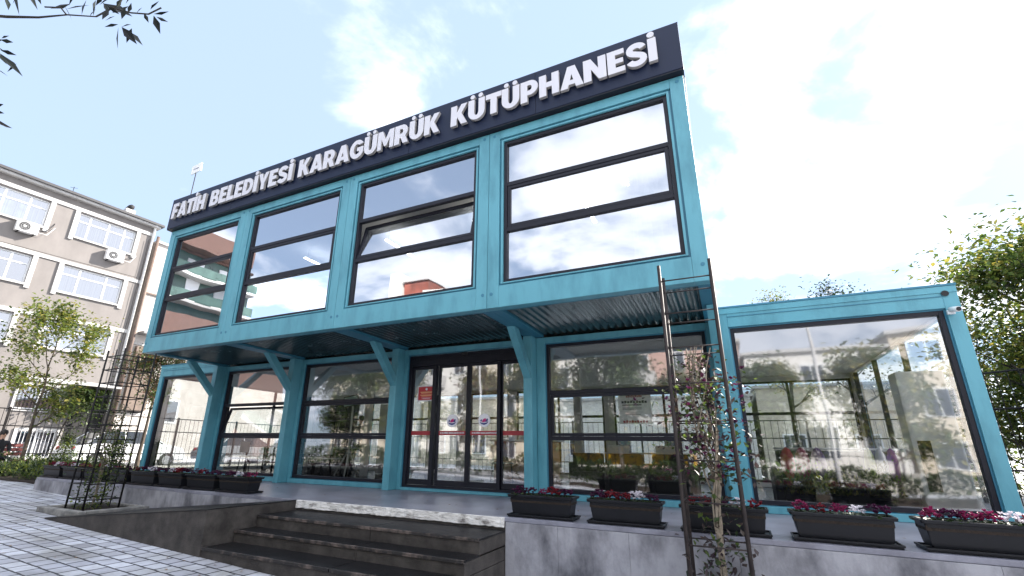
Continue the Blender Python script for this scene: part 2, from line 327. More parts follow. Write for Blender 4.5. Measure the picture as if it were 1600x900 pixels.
# ---------------------------------------------------------------- ground
T, D = -0.317, 2.092
XS = [0, 2.868, 5.938, 9.021, 12.096]
ZB, ZT, ZS = 2.81, 5.93, 6.79
def gz(x):
    if x < -4: return -0.21
    if x > 10: return -0.70
    return -0.21-0.035*(x+4)
m = MB(); xs = [-500, -60, -4] + [i for i in range(-3, 10)] + [10, 60, 500]; ys = [-500, -40, -8, 40, 500]
for a, b_ in zip(xs, xs[1:]):
    for c, d in zip(ys, ys[1:]): m.quad([(a, c, gz(a)), (b_, c, gz(b_)), (b_, d, gz(b_)), (a, d, gz(a))], PAVE)
bmesh.ops.remove_doubles(m.b, verts=m.b.verts, dist=1e-5)
tag(m.add('ground'), kind='structure')
m = MB(); m.box(-16.5, -10.3, -60, 60, -.5, -.206, ASPH); tag(m.add('road'), kind='structure')
m = MB(); m.box(-10.3, -9.25, -60, 60, -.5, -.10, PAVE2, .02); tag(m.add('pavement'), kind='structure')
m = MB(); m.box(-60, 60, -23.0, -16.5, -.9, -.10, PAVE2, .02) ; tag(m.add('pavement'), kind='structure')

# ---------------------------------------------------------------- terrace, steps, ramp
th = thing('concrete_terrace', (6, T, -.7), 'long raised grey concrete terrace carrying the teal library', 'terrace')
m = MB()
m.box(-2.5, 30, T+.012, D-.02, -.05, 0, TERR, .006); m.box(-2.5, 30, D-.02, 9.5, -.05, -.002, TERR); m.add('floor_slab', th)
m = MB(); xw = [-2.5, .1, 2.6, 5.95]
for a, b_ in zip(xw, xw[1:]): m.box(a+.002, b_-.002, T, T+.6, -1.4, -.053, CONC, .004)
for a, b_ in zip([9.49, 10.15, 10.95, 12.0, 13.9, 16, 19, 24], [10.15, 10.95, 12.0, 13.9, 16, 19, 24, 30]): m.box(a+.001, b_-.001, T, T+.6, -1.4, -.053, CONC, .003)
m.box(-2.5, 30, T+.61, 9.5, -1.4, -.053, CONC); m.add('front_wall', th)
m = MB()
m.box(5.95, 9.49, T+.004, T+.6, -.75, -.11, STEP); m.box(5.955, 9.475, T-.012, T+.011, -.108, -.003, STONE)
bmesh.ops.subdivide_edges(m.b, edges=[e for e in m.b.edges if e.calc_length() > 3], cuts=70, use_grid_fill=True)
for v in m.b.verts:
    if v.co.z > -.109 and v.co.y < T-.005: v.co.y += random.uniform(-.012, .006); v.co.z += random.uniform(-.008, .002)
tag(m.add('stone_edging', th), 'rough broken white stone edging above the top step')
st = thing('entrance_steps', (7.75, -1.0, -.6), 'three dark brown wet steps leading up to the glass doors', 'steps')
for k, (yf, zt, xr) in enumerate([(-1.00, -.145, 9.49), (-1.33, -.30, 9.488), (-1.76, -.445, 9.486)]):
    m = MB(); x0 = 5.955; xj = [7.98, 8.07, 8.1][k]
    zb = [-.295, -.44, -.80][k]; yb = [T-.002, -.98, -1.31][k]
    for a, b_ in ((x0, xj-.003), (xj+.003, xr)):
        m.box(a, b_, yf+.012, T-.002, zt-.16 if k < 2 else -.85, zt-.022, STEP, .004)
        m.box(a, b_, yf, yb, zt-.02, zt, TREAD, .005); m.box(a+.003, b_-.003, yf-.004, yf+.028, zt-.034, zt+.003, NOSE, .006)
    # worn chipped nosing
    m.add('step', st)
rp_ = thing('access_ramp', (4, -1.0, -.5), 'dark brown sloping access ramp with flat side left of the steps', 'ramp')
m = MB(); m.prism([(1.9, gz(1.9)-.02), (5.95, gz(5.95)-.4), (5.95, -.02), (1.9, gz(1.9)+.012)], 'y', -1.76, T-.003, STEP); m.add('ramp_body', rp_)
m = MB(); m.prism([(1.9, gz(1.9)+.014), (5.95, -.018), (5.95, -.005), (1.9, gz(1.9)+.022)], 'y', -1.765, T-.004, TREAD); m.add('ramp_surface', rp_)

# ---------------------------------------------------------------- library building
L = thing('library_building', (6, 4, 0), 'two storey teal steel container library with big glass windows', 'library')
def ring(m, xa, xb, za, zb, y0, y1, l, r, b_, t, mt, bev=0.004):
    m.box(xa, xa+l, y0, y1, za, zb, mt, bev); m.box(xb-r, xb, y0, y1, za, zb, mt, bev)
    m.box(xa+l+.001, xb-r-.001, y0, y1, za, za+b_, mt, bev); m.box(xa+l+.001, xb-r-.001, y0, y1, zb-t, zb, mt, bev)
def window(xa, xb, za, zb, y, bars, gm, tilt=None, label=None):
    m = MB(); ring(m, xa, xb, za, zb, y, y+.09, .055, .055, .06, .06, FRAME)
    zs = [za+.06]
    for z in bars:
        m.box(xa+.056, xb-.056, y+.004, y+.085, z-.035, z+.035, FRAME, .004); zs += [z-.035, z+.035]
    zs.append(zb-.06)
    f = m.add('window_frame', L)
    for k in range(len(zs)//2):
        z0, z1 = zs[2*k], zs[2*k+1]; m = MB(); g = MB(); x0, x1 = xa+.058, xb-.058
        op = tilt == k
        if op or (tilt is not None and k == 1) or (bars and k == 1):
            y2 = y+.012; w = .05
            ring(m, x0+.004, x1-.004, z0+.004, z1-.004, y2, y2+.05, w, w, w, w, FRAME)
            g.quad([(x0+w, y2+.025, z0+w), (x1-w, y2+.025, z0+w), (x1-w, y2+.025, z1-w), (x0+w, y2+.025, z1-w)], gm)
            if op:
                rt = Matrix.Rotation(-R(13), 3, 'X'); pv = Vector((0, y2+.03, z0))
                for bb in (m.b, g.b):
                    for v in bb.verts: v.co = rt @ (v.co-pv) + pv
            sa = m.add('sash', f)
            if op: sa['label'] = 'opened sash tilted inwards'
            g.add('pane', f)
        else:
            m.b.free(); g.quad([(x0, y+.045, z0), (x1, y+.045, z0), (x1, y+.045, z1), (x0, y+.045, z1)], gm); g.add('pane', f)
    return f
# upper storey modules
UY = 6.2
for i in range(4):
    a, b_ = XS[i]+.003, XS[i+1]-.003
    m = MB(); ring(m, a, b_, ZB, ZT, 0, .16, .19, .19, .34, .155, TEAL, .006)
    ring(m, a+.19, b_-.19, ZB+.34, ZT-.155, .035, .12, .028, .028, .03, .028, TEALD, 0)
    ring(m, a+.218, b_-.218, ZB+.37, ZT-.183, .012, .14, .032, .032, .02, .03, TEAL, .003)
    for bx_, bz_ in ((a+.09, ZT-.08), (b_-.09, ZT-.08), (a+.07, ZB+.22), (b_-.07, ZB+.22)):
        m.tube([(bx_, -.006, bz_), (bx_, .01, bz_)], .026, TEALD, 10)
    m.add('steel_frame', L)
    window(a+.25, b_-.25, ZB+.385, ZT-.21, .045, [4.09, 4.90], GLASSU, tilt=1 if i == 2 else None)
m = MB()
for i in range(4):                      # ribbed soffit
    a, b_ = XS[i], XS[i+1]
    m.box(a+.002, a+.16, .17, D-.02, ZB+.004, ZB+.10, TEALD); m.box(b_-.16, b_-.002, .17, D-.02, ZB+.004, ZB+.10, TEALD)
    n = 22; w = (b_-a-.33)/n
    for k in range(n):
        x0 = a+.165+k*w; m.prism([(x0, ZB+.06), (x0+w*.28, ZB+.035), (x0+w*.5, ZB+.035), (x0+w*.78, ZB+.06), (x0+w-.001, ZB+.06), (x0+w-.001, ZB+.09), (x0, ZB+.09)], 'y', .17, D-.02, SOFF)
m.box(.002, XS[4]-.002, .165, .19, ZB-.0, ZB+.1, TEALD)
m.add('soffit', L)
m = MB(); m.box(0, XS[4], .17, UY, ZB+.11, ZB+.2, INFLOOR); m.box(.01, XS[4]-.01, .17, UY, ZT-.12, ZT-.04, INWALL)
m.add('upper_floor', L)
m = MB(); m.box(-.02, XS[4]+.02, .10, UY+.02, ZT-.035, ZT+.05, TEALD, .01); m.add('roof', L)
for x0, x1 in ((.0, .09), (XS[4]-.09, XS[4])):
    m = MB(); m.box(x0, x1, .17, UY, ZB+.2, ZT-.12, TEAL); m.add('side_wall', L)
m = MB()      # upper rear wall with openings
for i in range(4):
    a, b_ = XS[i]+.003, XS[i+1]-.003; ring(m, a, b_, ZB+.2, ZT-.12, UY, UY+.12, .25, .25, .85, .3, INWALL)
m.add('rear_wall', L)
for i in range(4): 
    m = MB(); m.box(XS[i]+.25, XS[i+1]-.25, UY+.05, UY+.06, ZB+1.05, ZT-.42, CLEAR); m.add('pane', L)
# sign
m = MB()
sx = [-.05, 2.4, 4.9, 7.4, 9.9, XS[4]+.02]
for a, b_ in zip(sx, sx[1:]): m.box(a+.002, b_-.002, -.11, -.05, ZT+.035, ZS, SIGN, .006)
m.box(-.05, XS[4]+.02, -.108, .10, ZS-.012, ZS+.006, FRAME); m.box(-.04, XS[4]+.01, -.10, .12, ZT+.012, ZT+.032, FRAME)
m.box(-.049, -.03, -.049, .12, ZT+.035, ZS-.02, SIGN); m.box(XS[4], XS[4]+.019, -.049, .12, ZT+.035, ZS-.02, SIGN)
for x in (1.0, 3.3, 5.0, 6.6, 8.4, 10.0, 11.3): m.tube([(x, .0, ZS), (x, .0, ZS+.03)], .012, FRAME, 6)
sg = m.add('sign_board', L)
for w, a, b_ in (('FATİH', .18, 1.47), ('BELEDİYESİ', 1.68, 4.42), ('KARAGÜMRÜK', 4.60, 8.10), ('KÜTÜPHANESİ', 8.34, 11.80)):
    t_ = text_mesh('lettering', w, 1, a, b_, 6.17, 6.585, -.135, .055, LETTER, LSIDE, sg, bold=0.056, res=4)
# lower storey modules
LX = [-2.951] + XS + [15.037]; ZL = 3.005; LY = D+6.0
for i in range(6):
    a, b_ = LX[i]+.003, LX[i+1]-.003; ztop = ZL if i in (0, 5) else ZB-.002
    door = i == 3
    m = MB(); ls = .20 if i != 5 else .10
    tt = ztop-2.70
    ring(m, a, b_, 0.002, ztop, D, D+.16, .16, .16, .09 if not door else .045, tt, TEAL, .005)
    if i in (0, 5):
        m.box(a, b_, D-.012, D+.01, ztop-.09, ztop-.001, TEAL, .003); m.box(a+.16, b_-.16, D-.01, D+.01, 2.86, 2.87, TEALD)
        m.box(a-.01, b_+.01, D-.02, LY, ztop+.002, ztop+.03, TEALD)
    ring(m, a+.16, b_-.16, .09 if not door else .045, 2.70, D+.03, D+.12, .02, .02, .012, .02, TEALD, 0)
    m.add('steel_frame', L)
    if i == 5:
        window(a+.18, b_-.18, .11, 2.68, D+.04, [], GLASSL)
    elif i == 0:
        window(a+.18, b_-.18, .11, 2.68, D+.04, [], GLASSL)
    elif not door:
        window(a+.18, b_-.18, .11, 2.68, D+.04, [.995, 1.785], GLASSL, tilt=1 if i == 1 else None)
m = MB(); m.box(LX[0], LX[-1], D+.17, LY, .004, .03, INFLOOR); m.add('ground_floor', L)
m = MB(); m.box(LX[0]+.01, -.02, D+.17, LY, 2.72, 2.98, INWALL); m.box(-.01, XS[4]+.01, D+.17, LY, 2.66, 2.80, INWALL); m.box(XS[4]+.02, LX[-1]-.01, D+.17, LY, 2.72, 2.98, INWALL); m.add('ceiling', L)
m = MB()
for i in range(6):
    a, b_ = LX[i]+.003, LX[i+1]-.003; ring(m, a, b_, .03, 2.72, LY, LY+.10, .14, .14, .1, .12, INWALL, .0); ring(m, a, b_, .03, 2.98, LY+.101, LY+.16, .14, .14, .1, .38, TEAL, .0)
    ring(m, a+.14, b_-.14, .13, 2.60, LY+.02, LY+.09, .05, .05, .05, .05, FRAME, .0)
    m.box((a+b_)/2-.03, (a+b_)/2+.03, LY+.02, LY+.09, .18, 2.55, FRAME); m.box(a+.2, b_-.2, LY+.021, LY+.088, 1.75, 1.82, FRAME)
m.add('rear_wall', L)
for i in range(6): 
    m = MB(); m.box(LX[i]+.19, LX[i+1]-.19, LY+.05, LY+.06, .18, 2.55, CLEAR); m.add('pane', L)
for x, s in ((LX[0], 1), (LX[-1], -1)):
    for q, mt in ((0, TEAL), (1, INWALL)):
        xa_ = x+s*.061*q; xb_ = x+s*(.06+.06*q); x0, x1 = min(xa_, xb_), max(xa_, xb_)
        if q == 0: m = MB()
        m.box(x0, x1, D+.165, D+.3, .03, 3.0, mt); m.box(x0, x1, LY-.15, LY-.01, .03, 3.0, mt); m.box(x0, x1, D+.301, LY-.151, 2.7, 3.0, mt); m.box(x0, x1, D+.301, LY-.151, .03, .12, mt)
    x0, x1 = min(x, x+s*.12), max(x, x+s*.12)
    for y in (D+.3, D+2.3, D+4.1, LY-.21): m.box(x0+.02, x1-.02, y, y+.06, .121, 2.699, FRAME)
    m.add('end_wall', L)
for x in (LX[0]+.06, LX[-1]-.06):
    m = MB(); m.quad([(x, D+.3, .12), (x, LY-.15, .12), (x, LY-.15, 2.7), (x, D+.3, 2.7)], CLEAR); m.add('pane', L)
for x in XS:
    m = MB(); m.box(x-.08, x+.08, D+2.6, D+2.76, .03, 2.66, INWALL, .004); m.add('inner_column', L)
# posts with braces
for i, (x, o_) in enumerate(zip(XS, (0, 0, 0, -.08, -.03))):
    x += o_; m = MB(); w = .08
    m.box(x-w, x+w, D-.25, D-.003, .002, ZB-.003, TEAL, .006); po = m.add('post', L)
    m = MB(); y0, y1 = D-.252, D-1.02
    m.prism([(y0, 2.02), (y0, 2.22), (y1+.2, ZB-.004), (y1, ZB-.004), ], 'x', x-w+.01, x+w-.01, TEAL); m.add('brace', po)
# entrance
xa, xb = XS[2]+.19, XS[3]-.165; yd = D+.03
m = MB(); ring(m, xa, xb, .055, 2.66, yd, yd+.1, .07, .06, .05, .08, FRAME); 
m.box(xa+.071, xb-.061, yd-.03, yd+.10, 2.44, 2.58, FRAME, .01)
m.box(xa+.6, xa+.68, yd+.002, yd+.098, .105, 2.44, FRAME, .004); m.box(8.20, 8.27, yd+.002, yd+.098, .105, 2.44, FRAME, .004)
m.box(7.42, 7.56, yd-.05, yd-.03, 2.60, 2.66, DARKIN, .01)
ef = m.add('entrance_frame', L)
def doorleaf(x0, x1, y, nm, hw=.06, logo=False, pos=False):
    m = MB(); ring(m, x0, x1, .11, 2.44, y, y+.045, hw, hw, .1, .06, FRAME, .004); lf = m.add(nm, L)
    g = MB(); g.quad([(x0+hw, y+.02, .21), (x1-hw, y+.02, .21), (x1-hw, y+.02, 2.38), (x0+hw, y+.02, 2.38)], GLASSL); g.add('pane', lf)
    b_ = MB(); b_.box(x0+hw+.002, x1-hw-.002, y+.012, y+.016, 1.045, 1.125, REDM); bd = b_.add('red_strip', lf)
    if logo:
        text_mesh('lettering', 'FATİH BELEDİYESİ', 1, x0+hw+.04, x1-hw-.03, 1.072, 1.10, y+.010, .003, LETTER, LETTER, lf, bold=.02, res=1)
        cx = (x0+x1)/2+.0; cz = 1.32
        l = MB(); l.tube([(cx, y+.008, cz), (cx, y+.014, cz)], .125, LETTER, 32); 
        l.tube([(cx, y+.004, cz), (cx, y+.006, cz)], .118, mat('logo_rim', (.75, .75, .8), .5), 32)
        bl = mat('logo_blue', (.03, .05, .2), .5); pk = mat('logo_magenta', (.45, .02, .16), .5)
        l.prism([(cx-.095, cz-.03), (cx-.06, cz-.07), (cx, cz-.088), (cx+.06, cz-.07), (cx+.095, cz-.02), (cx+.05, cz-.045), (cx, cz-.05), (cx-.05, cz-.045)], 'y', y, y+.003, bl)
        l.prism([(cx-.05, cz-.035), (cx-.02, cz+.02), (cx+.03, cz+.04), (cx+.05, cz+.0), (cx+.01, cz-.035)], 'y', y, y+.003, pk)
        l.prism([(cx+.02, cz-.03), (cx+.06, cz+.035), (cx+.085, cz+.02), (cx+.07, cz-.03)], 'y', y+.0005, y+.0035, bl)
        l.prism([(cx-.085, cz-.01), (cx-.06, cz+.02), (cx-.04, cz+.0), (cx-.06, cz-.03)], 'y', y+.0005, y+.0035, bl)
        l.add('round_emblem', lf)
    if pos:
        l = MB(); l.box(6.34, 6.78, y+.004, y+.010, 1.72, 2.04, LETTER); l.box(6.36, 6.76, y-.001, y+.003, 1.745, 2.015, mat('poster_red', (.45, .03, .04), .5)); 
        l.tube([(6.56, y-.006, 1.965), (6.56, y-.002, 1.965)], .026, LETTER, 12)
        yl = mat('poster_text', (.75, .42, .2), .5)
        for z, w in ((1.905, .15), (1.885, .13), (1.845, .15), (1.825, .12)): l.box(6.56-w, 6.56+w, y-.004, y-.002, z-.006, z+.006, yl)
        for z, w in ((1.785, .12), (1.77, .09)): l.box(6.56-w, 6.56+w, y-.004, y-.002, z-.003, z+.003, LETTER)
        l.add('notice', lf)
    return lf
doorleaf(xa+.071, xa+.6, yd+.055, 'side_panel', .03, pos=True)
doorleaf(6.86, 7.57, yd+.028, 'sliding_door', .05, logo=True)
doorleaf(7.575, 8.27, yd+.028, 'sliding_door', .05, logo=True)
doorleaf(8.271, xb-.062, yd+.055, 'side_panel', .03)
# camera, vent, notice in the window
m = MB(); m.box(14.86, 14.94, D-.06, D-.013, 2.60, 2.66, PVC, .01); m.tube([(14.90, D-.05, 2.66), (14.93, D-.19, 2.63)], .036, PVC, 14); m.tube([(14.9295, D-.185, 2.631), (14.932, D-.197, 2.629)], .028, DARKIN, 14); m.add('security_camera', L)
m = MB(); m.tube([(14.905, D-.02, 2.90), (14.905, D-.013, 2.90)], .04, DARKIN, 16); m.add('vent_hole', L)
m = MB(); m.box(10.45, 10.98, D+.10, D+.106, 1.23, 1.73, mat('paper', (.62, .63, .62), .6))
ink = mat('ink', (.03, .03, .05), .6); inkr = mat('ink_red', (.3, .03, .05), .6)
for z, w, h, mm in ((1.68, .13, .018, inkr), (1.59, .21, .022, ink), (1.54, .20, .010, ink), (1.49, .2, .004, ink), (1.47, .2, .004, ink), (1.38, .16, .004, ink), (1.27, .2, .02, inkr)):
    n = 9 if h > .015 else 1
    for k in range(n): m.box(10.715-w+2*w*k/n, 10.715-w+2*w*(k+.78)/n, D+.096, D+.099, z-h, z+h*(.6+.4*(k % 2)), mm)
m.add('notice', L)
# ---------------------------------------------------------------- planters
def blossom_mesh(color, seed, big=1.0):
    rnd = random.Random(seed); m = MB(); mt = PET[color]
    for k in range(26):
        a = rnd.uniform(0, 6.28); r = .085*math.sqrt(rnd.random()); c = Vector((r*math.cos(a), r*math.sin(a), .055+rnd.uniform(-.02, .05)-r*.3))
        for q in range(5):
            b_ = q*1.257+rnd.uniform(-.4, .4); d = Vector((math.cos(b_)*.6, math.sin(b_)*.6, rnd.uniform(.3, 1.0)))
            m.leaf(c, d, Vector((0, 0, 1)), .034*big, .026*big, mt)
    for k in range(30):
        a = rnd.uniform(0, 6.28); r = .11*math.sqrt(rnd.random()); c = Vector((r*math.cos(a), r*math.sin(a), -.01))
        m.leaf(c, Vector((math.cos(a), math.sin(a), rnd.uniform(.1, .9))), Vector((0, 0, 1)), .06, .05, LG_DARK)
    return m
BL = {}
def planter(x0, y0, cols, label, w=.80, rz=0, z=0.0, grp='dark plastic flower troughs along the terrace edge', seed=0):
    d, h = .30, .26
    t = thing('flower_planter', (x0+w/2, y0+d/2, z), label, 'planter', grp)
    x1 = x0+w; y1 = y0+d; k = .03
    m = MB(); b = m.b; i = m.mi(PLANT)
    def rect(z_, e): return [b.verts.new(Vector(p)) for p in ((x0-e, y0-e, z_), (x1+e, y0-e, z_), (x1+e, y1+e, z_), (x0-e, y1+e, z_))]
    prof = [(.035, -.040), (.06, -.036), (h-.035, -.012), (h-.03, .012), (h-.004, .018), (h, .012), (h, -.006), (h-.03, -.012), (h-.05, -.03)]
    rs = [rect(z+a, e) for a, e in prof]
    for r0, r1 in zip(rs, rs[1:]):
        for q in range(4): b.faces.new((r0[q], r0[(q+1) % 4], r1[(q+1) % 4], r1[q]))
    b.faces.new(rs[0][::-1])
    es = [e for e in b.edges if abs((e.verts[0].co-e.verts[1].co).z) > .003]
    bmesh.ops.bevel(b, geom=es, offset=.018, segments=3, profile=.5, affect='EDGES')
    m.add('trough', t, recalc=True)
    m = MB(); m.box(x0-.012, x1+.012, y0-.012, y1+.012, z+.002, z+.02, PLANT, .006); ring_(m, x0-.02, x1+.02, y0-.02, y1+.02, z+.018, z+.036, .016); m.add('saucer', t)
    m = MB(); m.box(x0+.015, x1-.015, y0+.015, y1-.015, z+h-.09, z+h-.045, SOIL); m.add('soil', t)
    rnd = random.Random(seed+99)
    for q, c in enumerate(cols):
        key = (c, q % 3)
        o = BL.get(key)
        if o is None:
            o = blossom_mesh(c, hash(key[1])+len(c)*7).add('flower_cluster'); BL[key] = o; o.parent = t; c_ = o
        else: c_ = o.copy(); COL.objects.link(c_); c_.parent = t
        c_.location = (-w/2+.10+(w-.2)*q/max(1, len(cols)-1), rnd.uniform(-.03, .03)-.03, h-.015)
        c_.rotation_euler = (0, 0, rnd.uniform(0, 6)); s = rnd.uniform(.78, 1.05); c_.scale = (s, s, s)
    t.rotation_euler = (0, 0, R(rnd.uniform(-1.6, 1.6)))
    return t
def ring_(m, x0, x1, y0, y1, z0, z1, w):
    m.box(x0, x1, y0, y0+w, z0, z1, PLANT, .003); m.box(x0, x1, y1-w, y1, z0, z1, PLANT, .003)
    m.box(x0, x0+w, y0+w, y1-w, z0, z1, PLANT, .003); m.box(x1-w, x1, y0+w, y1-w, z0, z1, PLANT, .003)
y0 = -.235
GR = 'dark plastic flower troughs on the right half of the terrace'
planter(9.50, y0, ['purple', 'purple', 'pink', 'red', 'purple'], 'dark trough of plum cyclamens at the top right corner of the steps', grp=GR, seed=1)
planter(10.50, y0, ['purple', 'red', 'red', 'white', 'purple'], 'dark trough with one white bloom between plum ones, left of the big climbing plant', grp=GR, seed=2)
planter(11.50, y0, ['red', 'red', 'purple', 'white', 'red'], 'dark trough of red and white flowers half hidden behind the climbing plant frame', grp=GR, seed=3)
planter(12.51, y0, ['pink', 'red', 'pink', 'white', 'purple'], 'dark trough with pink, red and white flowers just right of the climbing plant', grp=GR, seed=4)
planter(13.49, y0, ['pink', 'purple', 'pink', 'pink', 'white', 'red'], 'largest looking dark trough with bright magenta and coral flowers at the right edge', w=.86, grp=GR, seed=5)
planter(15.1, .95, ['purple', 'red', 'red', 'purple'], 'dark trough of deep red flowers further back past the right corner pillar', grp=GR, seed=6)
GL = 'dark plastic flower troughs on the left half of the terrace'
lb = ['rightmost trough of the left row, plum flowers, beside the ramp top', 'second trough from the right in the left row, plum flowers, below the blue corner post',
      'third trough from the right in the left row, with red and one white bloom', 'fourth trough from the right in the left row, at the left glass corner',
      'fifth trough from the right in the left row, just right of the small trellis', 'trough of red flowers standing right behind the small trellis',
      'trough with pink and white blooms, second from the far left terrace end', 'dark trough with pink and white blooms at the far left end of the terrace']
cs = [['purple', 'purple', 'white', 'purple', 'pink'], ['purple', 'red', 'purple', 'purple'], ['purple', 'white', 'red', 'red', 'purple'], ['red', 'purple', 'white', 'purple'],
      ['purple', 'red', 'purple', 'purple'], ['red', 'pink', 'red', 'white'], ['pink', 'white', 'pink', 'red'], ['red', 'pink', 'white', 'pink']]
for k in range(8): planter(3.87-.915*k, y0, cs[k], lb[k], grp=GL, seed=20+k)

# ---------------------------------------------------------------- trees and plants
def grow(m, p, d, L, r, depth, mt, tips, spread=.55, seg=3, up=.25, n_child=3):
    pts = [p]; rr = [r]; c = p.copy(); dd = d.normalized()
    for i in range(seg):
        dd = (dd+Vector((random.uniform(-1, 1), random.uniform(-1, 1), random.uniform(-.4, 1)*1.0))*.13+Vector((0, 0, up*.12))).normalized()
        c = c+dd*L/seg; pts.append(c.copy()); rr.append(r*(1-.55*(i+1)/seg))
        if depth <= 1: tips.append((c.copy(), dd.copy()))
    m.tube(pts, rr, mt, 6 if r > .02 else 4, cap=False)
    if depth <= 0: return
    for k in range(n_child):
        t = random.uniform(.35, 1.0); q = pts[0].lerp(pts[-1], t) if t < .99 else pts[-1]
        i = min(int(t*seg), seg-1); q = pts[i].lerp(pts[i+1], t*seg-i)
        a = random.uniform(0, 6.283); side = Vector((math.cos(a), math.sin(a), random.uniform(-.1, .6)))
        nd = (dd*(1-spread)+side*spread).normalized()
        grow(m, q, nd, L*random.uniform(.55, .8), r*.5*(1-.3*t), depth-1, mt, tips, spread, seg, up, n_child)
def tree(name, loc, height, trunk_h, crown, tr, n_leaf, ls, leafm, bark, label, cat='tree', group=None, lean=(0, 0), depth=3, limbs=7, sq=1.0, clump=.22, spread=.55, outer=True):
    loc = Vector(loc); t = thing(name, loc, label, cat, group)
    m = MB(); top = loc+Vector((lean[0], lean[1], height*.86)); n = 7
    pts = [loc.lerp(top, i/n)+Vector((random.uniform(-1, 1), random.uniform(-1, 1), 0))*.03*height*.3*(1 if 0 < i else 0) for i in range(n+1)]
    pts[0].z -= .1
    m.tube(pts, [tr*(1.25 if i == 0 else 1-.85*i/n) for i in range(n+1)], bark, 10, cap=False); m.add('trunk', t)
    tips = []; m = MB()
    for k in range(limbs):
        f = (trunk_h+(height*.84-trunk_h)*(k/(limbs-1))**1.1)/(height*.86); f = min(f, 1)
        i = min(int(f*n), n-1); q = pts[i].lerp(pts[i+1], f*n-i); a = k*2.4+random.uniform(-.4, .4)
        env = math.sin(math.pi*min(.97, max(.22, (k+.9)/(limbs+.6))))**.7
        d = Vector((math.cos(a), math.sin(a), .55+.9*k/limbs))
        grow(m, q, d, crown*env*.72, tr*.42*(1-.5*k/limbs), depth-1, bark, tips, spread)
    m.add('limbs', t)
    m = MB(); mats = leafm if isinstance(leafm, list) else [leafm]
    for k in range(n_leaf):
        c, dd = random.choice(tips); o = Vector([random.gauss(0, 1) for _ in range(3)])*clump
        d = Vector((random.uniform(-1, 1), random.uniform(-1, 1), random.uniform(-.9, .5)))
        m.leaf(c+o, d, Vector((random.uniform(-.5, .5), random.uniform(-.5, .5), 1)), ls*random.uniform(.6, 1.2), ls*random.uniform(.4, .7), random.choice(mats))
    m.add('crown', t, recalc=False); return t
random.seed(11)
tree('young_tree', (-7.0, .95, -.12), 5.2, 1.3, 1.7, .055, 5200, .135, [LG_YOUNG, LG_YEL, LG_YOUNG, LG_MID], BARK, 'slim young tree with sparse yellow green leaves in front of the beige apartment block', clump=.17, limbs=9)
tree('round_tree', (-5.6, 3.45, -.12), 3.95, 2.0, 1.35, .07, 9000, .085, [LG_DARK, LG_MID, LG_RUST], BARK, 'small round dark leaved tree behind the left glass corner of the library', clump=.16, limbs=8)
tree('broadleaf_tree', (17.95, 6.9, -.7), 5.75, .8, 2.15, .15, 23000, .13, [LG_MID, LG_MID, LG_YOUNG, LG_YEL], BARKD, 'large leafy tree with light shining through it right of the library', limbs=12, depth=4, clump=.24, lean=(.3, 0))
tree('ornamental_tree', (16.3, 14.0, -.6), 8.1, 3, 1.5, .13, 1700, .12, [LG_DARK], BARKD, 'dark bare twigged tree top showing above the right container roof', limbs=10, depth=4, clump=.2)
tree('ornamental_tree', (14.3, 14.2, -.6), 7.8, 3, 1.5, .10, 1900, .11, [LG_MID, LG_YEL], BARKD, 'sparse green tree top peeping over the roof beside the upper storey', limbs=9, depth=4, clump=.2)
tree('street_tree', (20.9, 9.8, -.7), 5.6, 1.0, 2.4, .17, 12000, .14, [LG_MID, LG_YOUNG], BARKD, 'yellow green tree at the far right edge of the photo', limbs=10, depth=4, clump=.35)
tree('dense_shrub', (18.3, 9.0, -.7), 3.4, .1, 1.7, .09, 8000, .13, [LG_YOUNG, LG_MID, LG_MID], BARKD, 'dense dark shrub under the tree behind the right railing', cat='shrub', limbs=12, depth=3, clump=.3)
# trees across the square, seen reflected in the glass
rt = [((17.5, -12.5), 5.2, 1.9, [LG_YEL, LG_MID], 'golden tree reflected right of the lamp post in the big pane'), ((10.2, -15.5), 5.0, 1.9, [LG_RUST, LG_YEL, LG_MID], 'rusty yellow tree reflected behind the climbing plant'), ((13.0, -12.0), 4.4, 1.5, [LG_DARK, LG_MID], 'small dark tree reflected at the left of the big pane'),
      ((3.0, -13.5), 6.0, 2.2, [LG_MID, LG_YEL], 'green tree reflected in the glass left of the doors'), ((-.8, -14.5), 5.2, 1.9, [LG_RUST, LG_YEL], 'reddish autumn tree reflected in the left sliding door'),
      ((7.5, -13.0), 6.6, 2.4, [LG_DARK, LG_MID], 'dense dark tree reflected in the upper pane right of the doors'), ((5.2, -16.0), 5.0, 1.6, [LG_YEL, LG_YOUNG], 'yellowing tree reflected at the left of the pane right of the doors'),
      ((-7.6, -13.0), 7.4, 2.9, [LG_MID, LG_DARK], 'large leafy tree reflected in the third ground floor window from the left'), ((-4.4, -12.2), 6.4, 2.4, [LG_DARK, LG_MID, LG_YEL], 'dark spreading tree reflected beside the standing person'), ((-11.5, -14.0), 6.6, 2.5, [LG_MID, LG_DARK], 'leafy tree reflected in the second ground floor window from the left'), ((14.5, -17.0), 5.4, 2.0, [LG_MID, LG_YEL], 'pale bushy tree reflected in the big right hand pane')]
for (x, y), h, c, lm, lb_ in rt:
    tree('street_tree', (x, y, gz(x)), h, 1.3, c, .1, 9000, .24, lm, BARK, lb_, limbs=9, group='trees across the square seen in reflection', clump=.36)
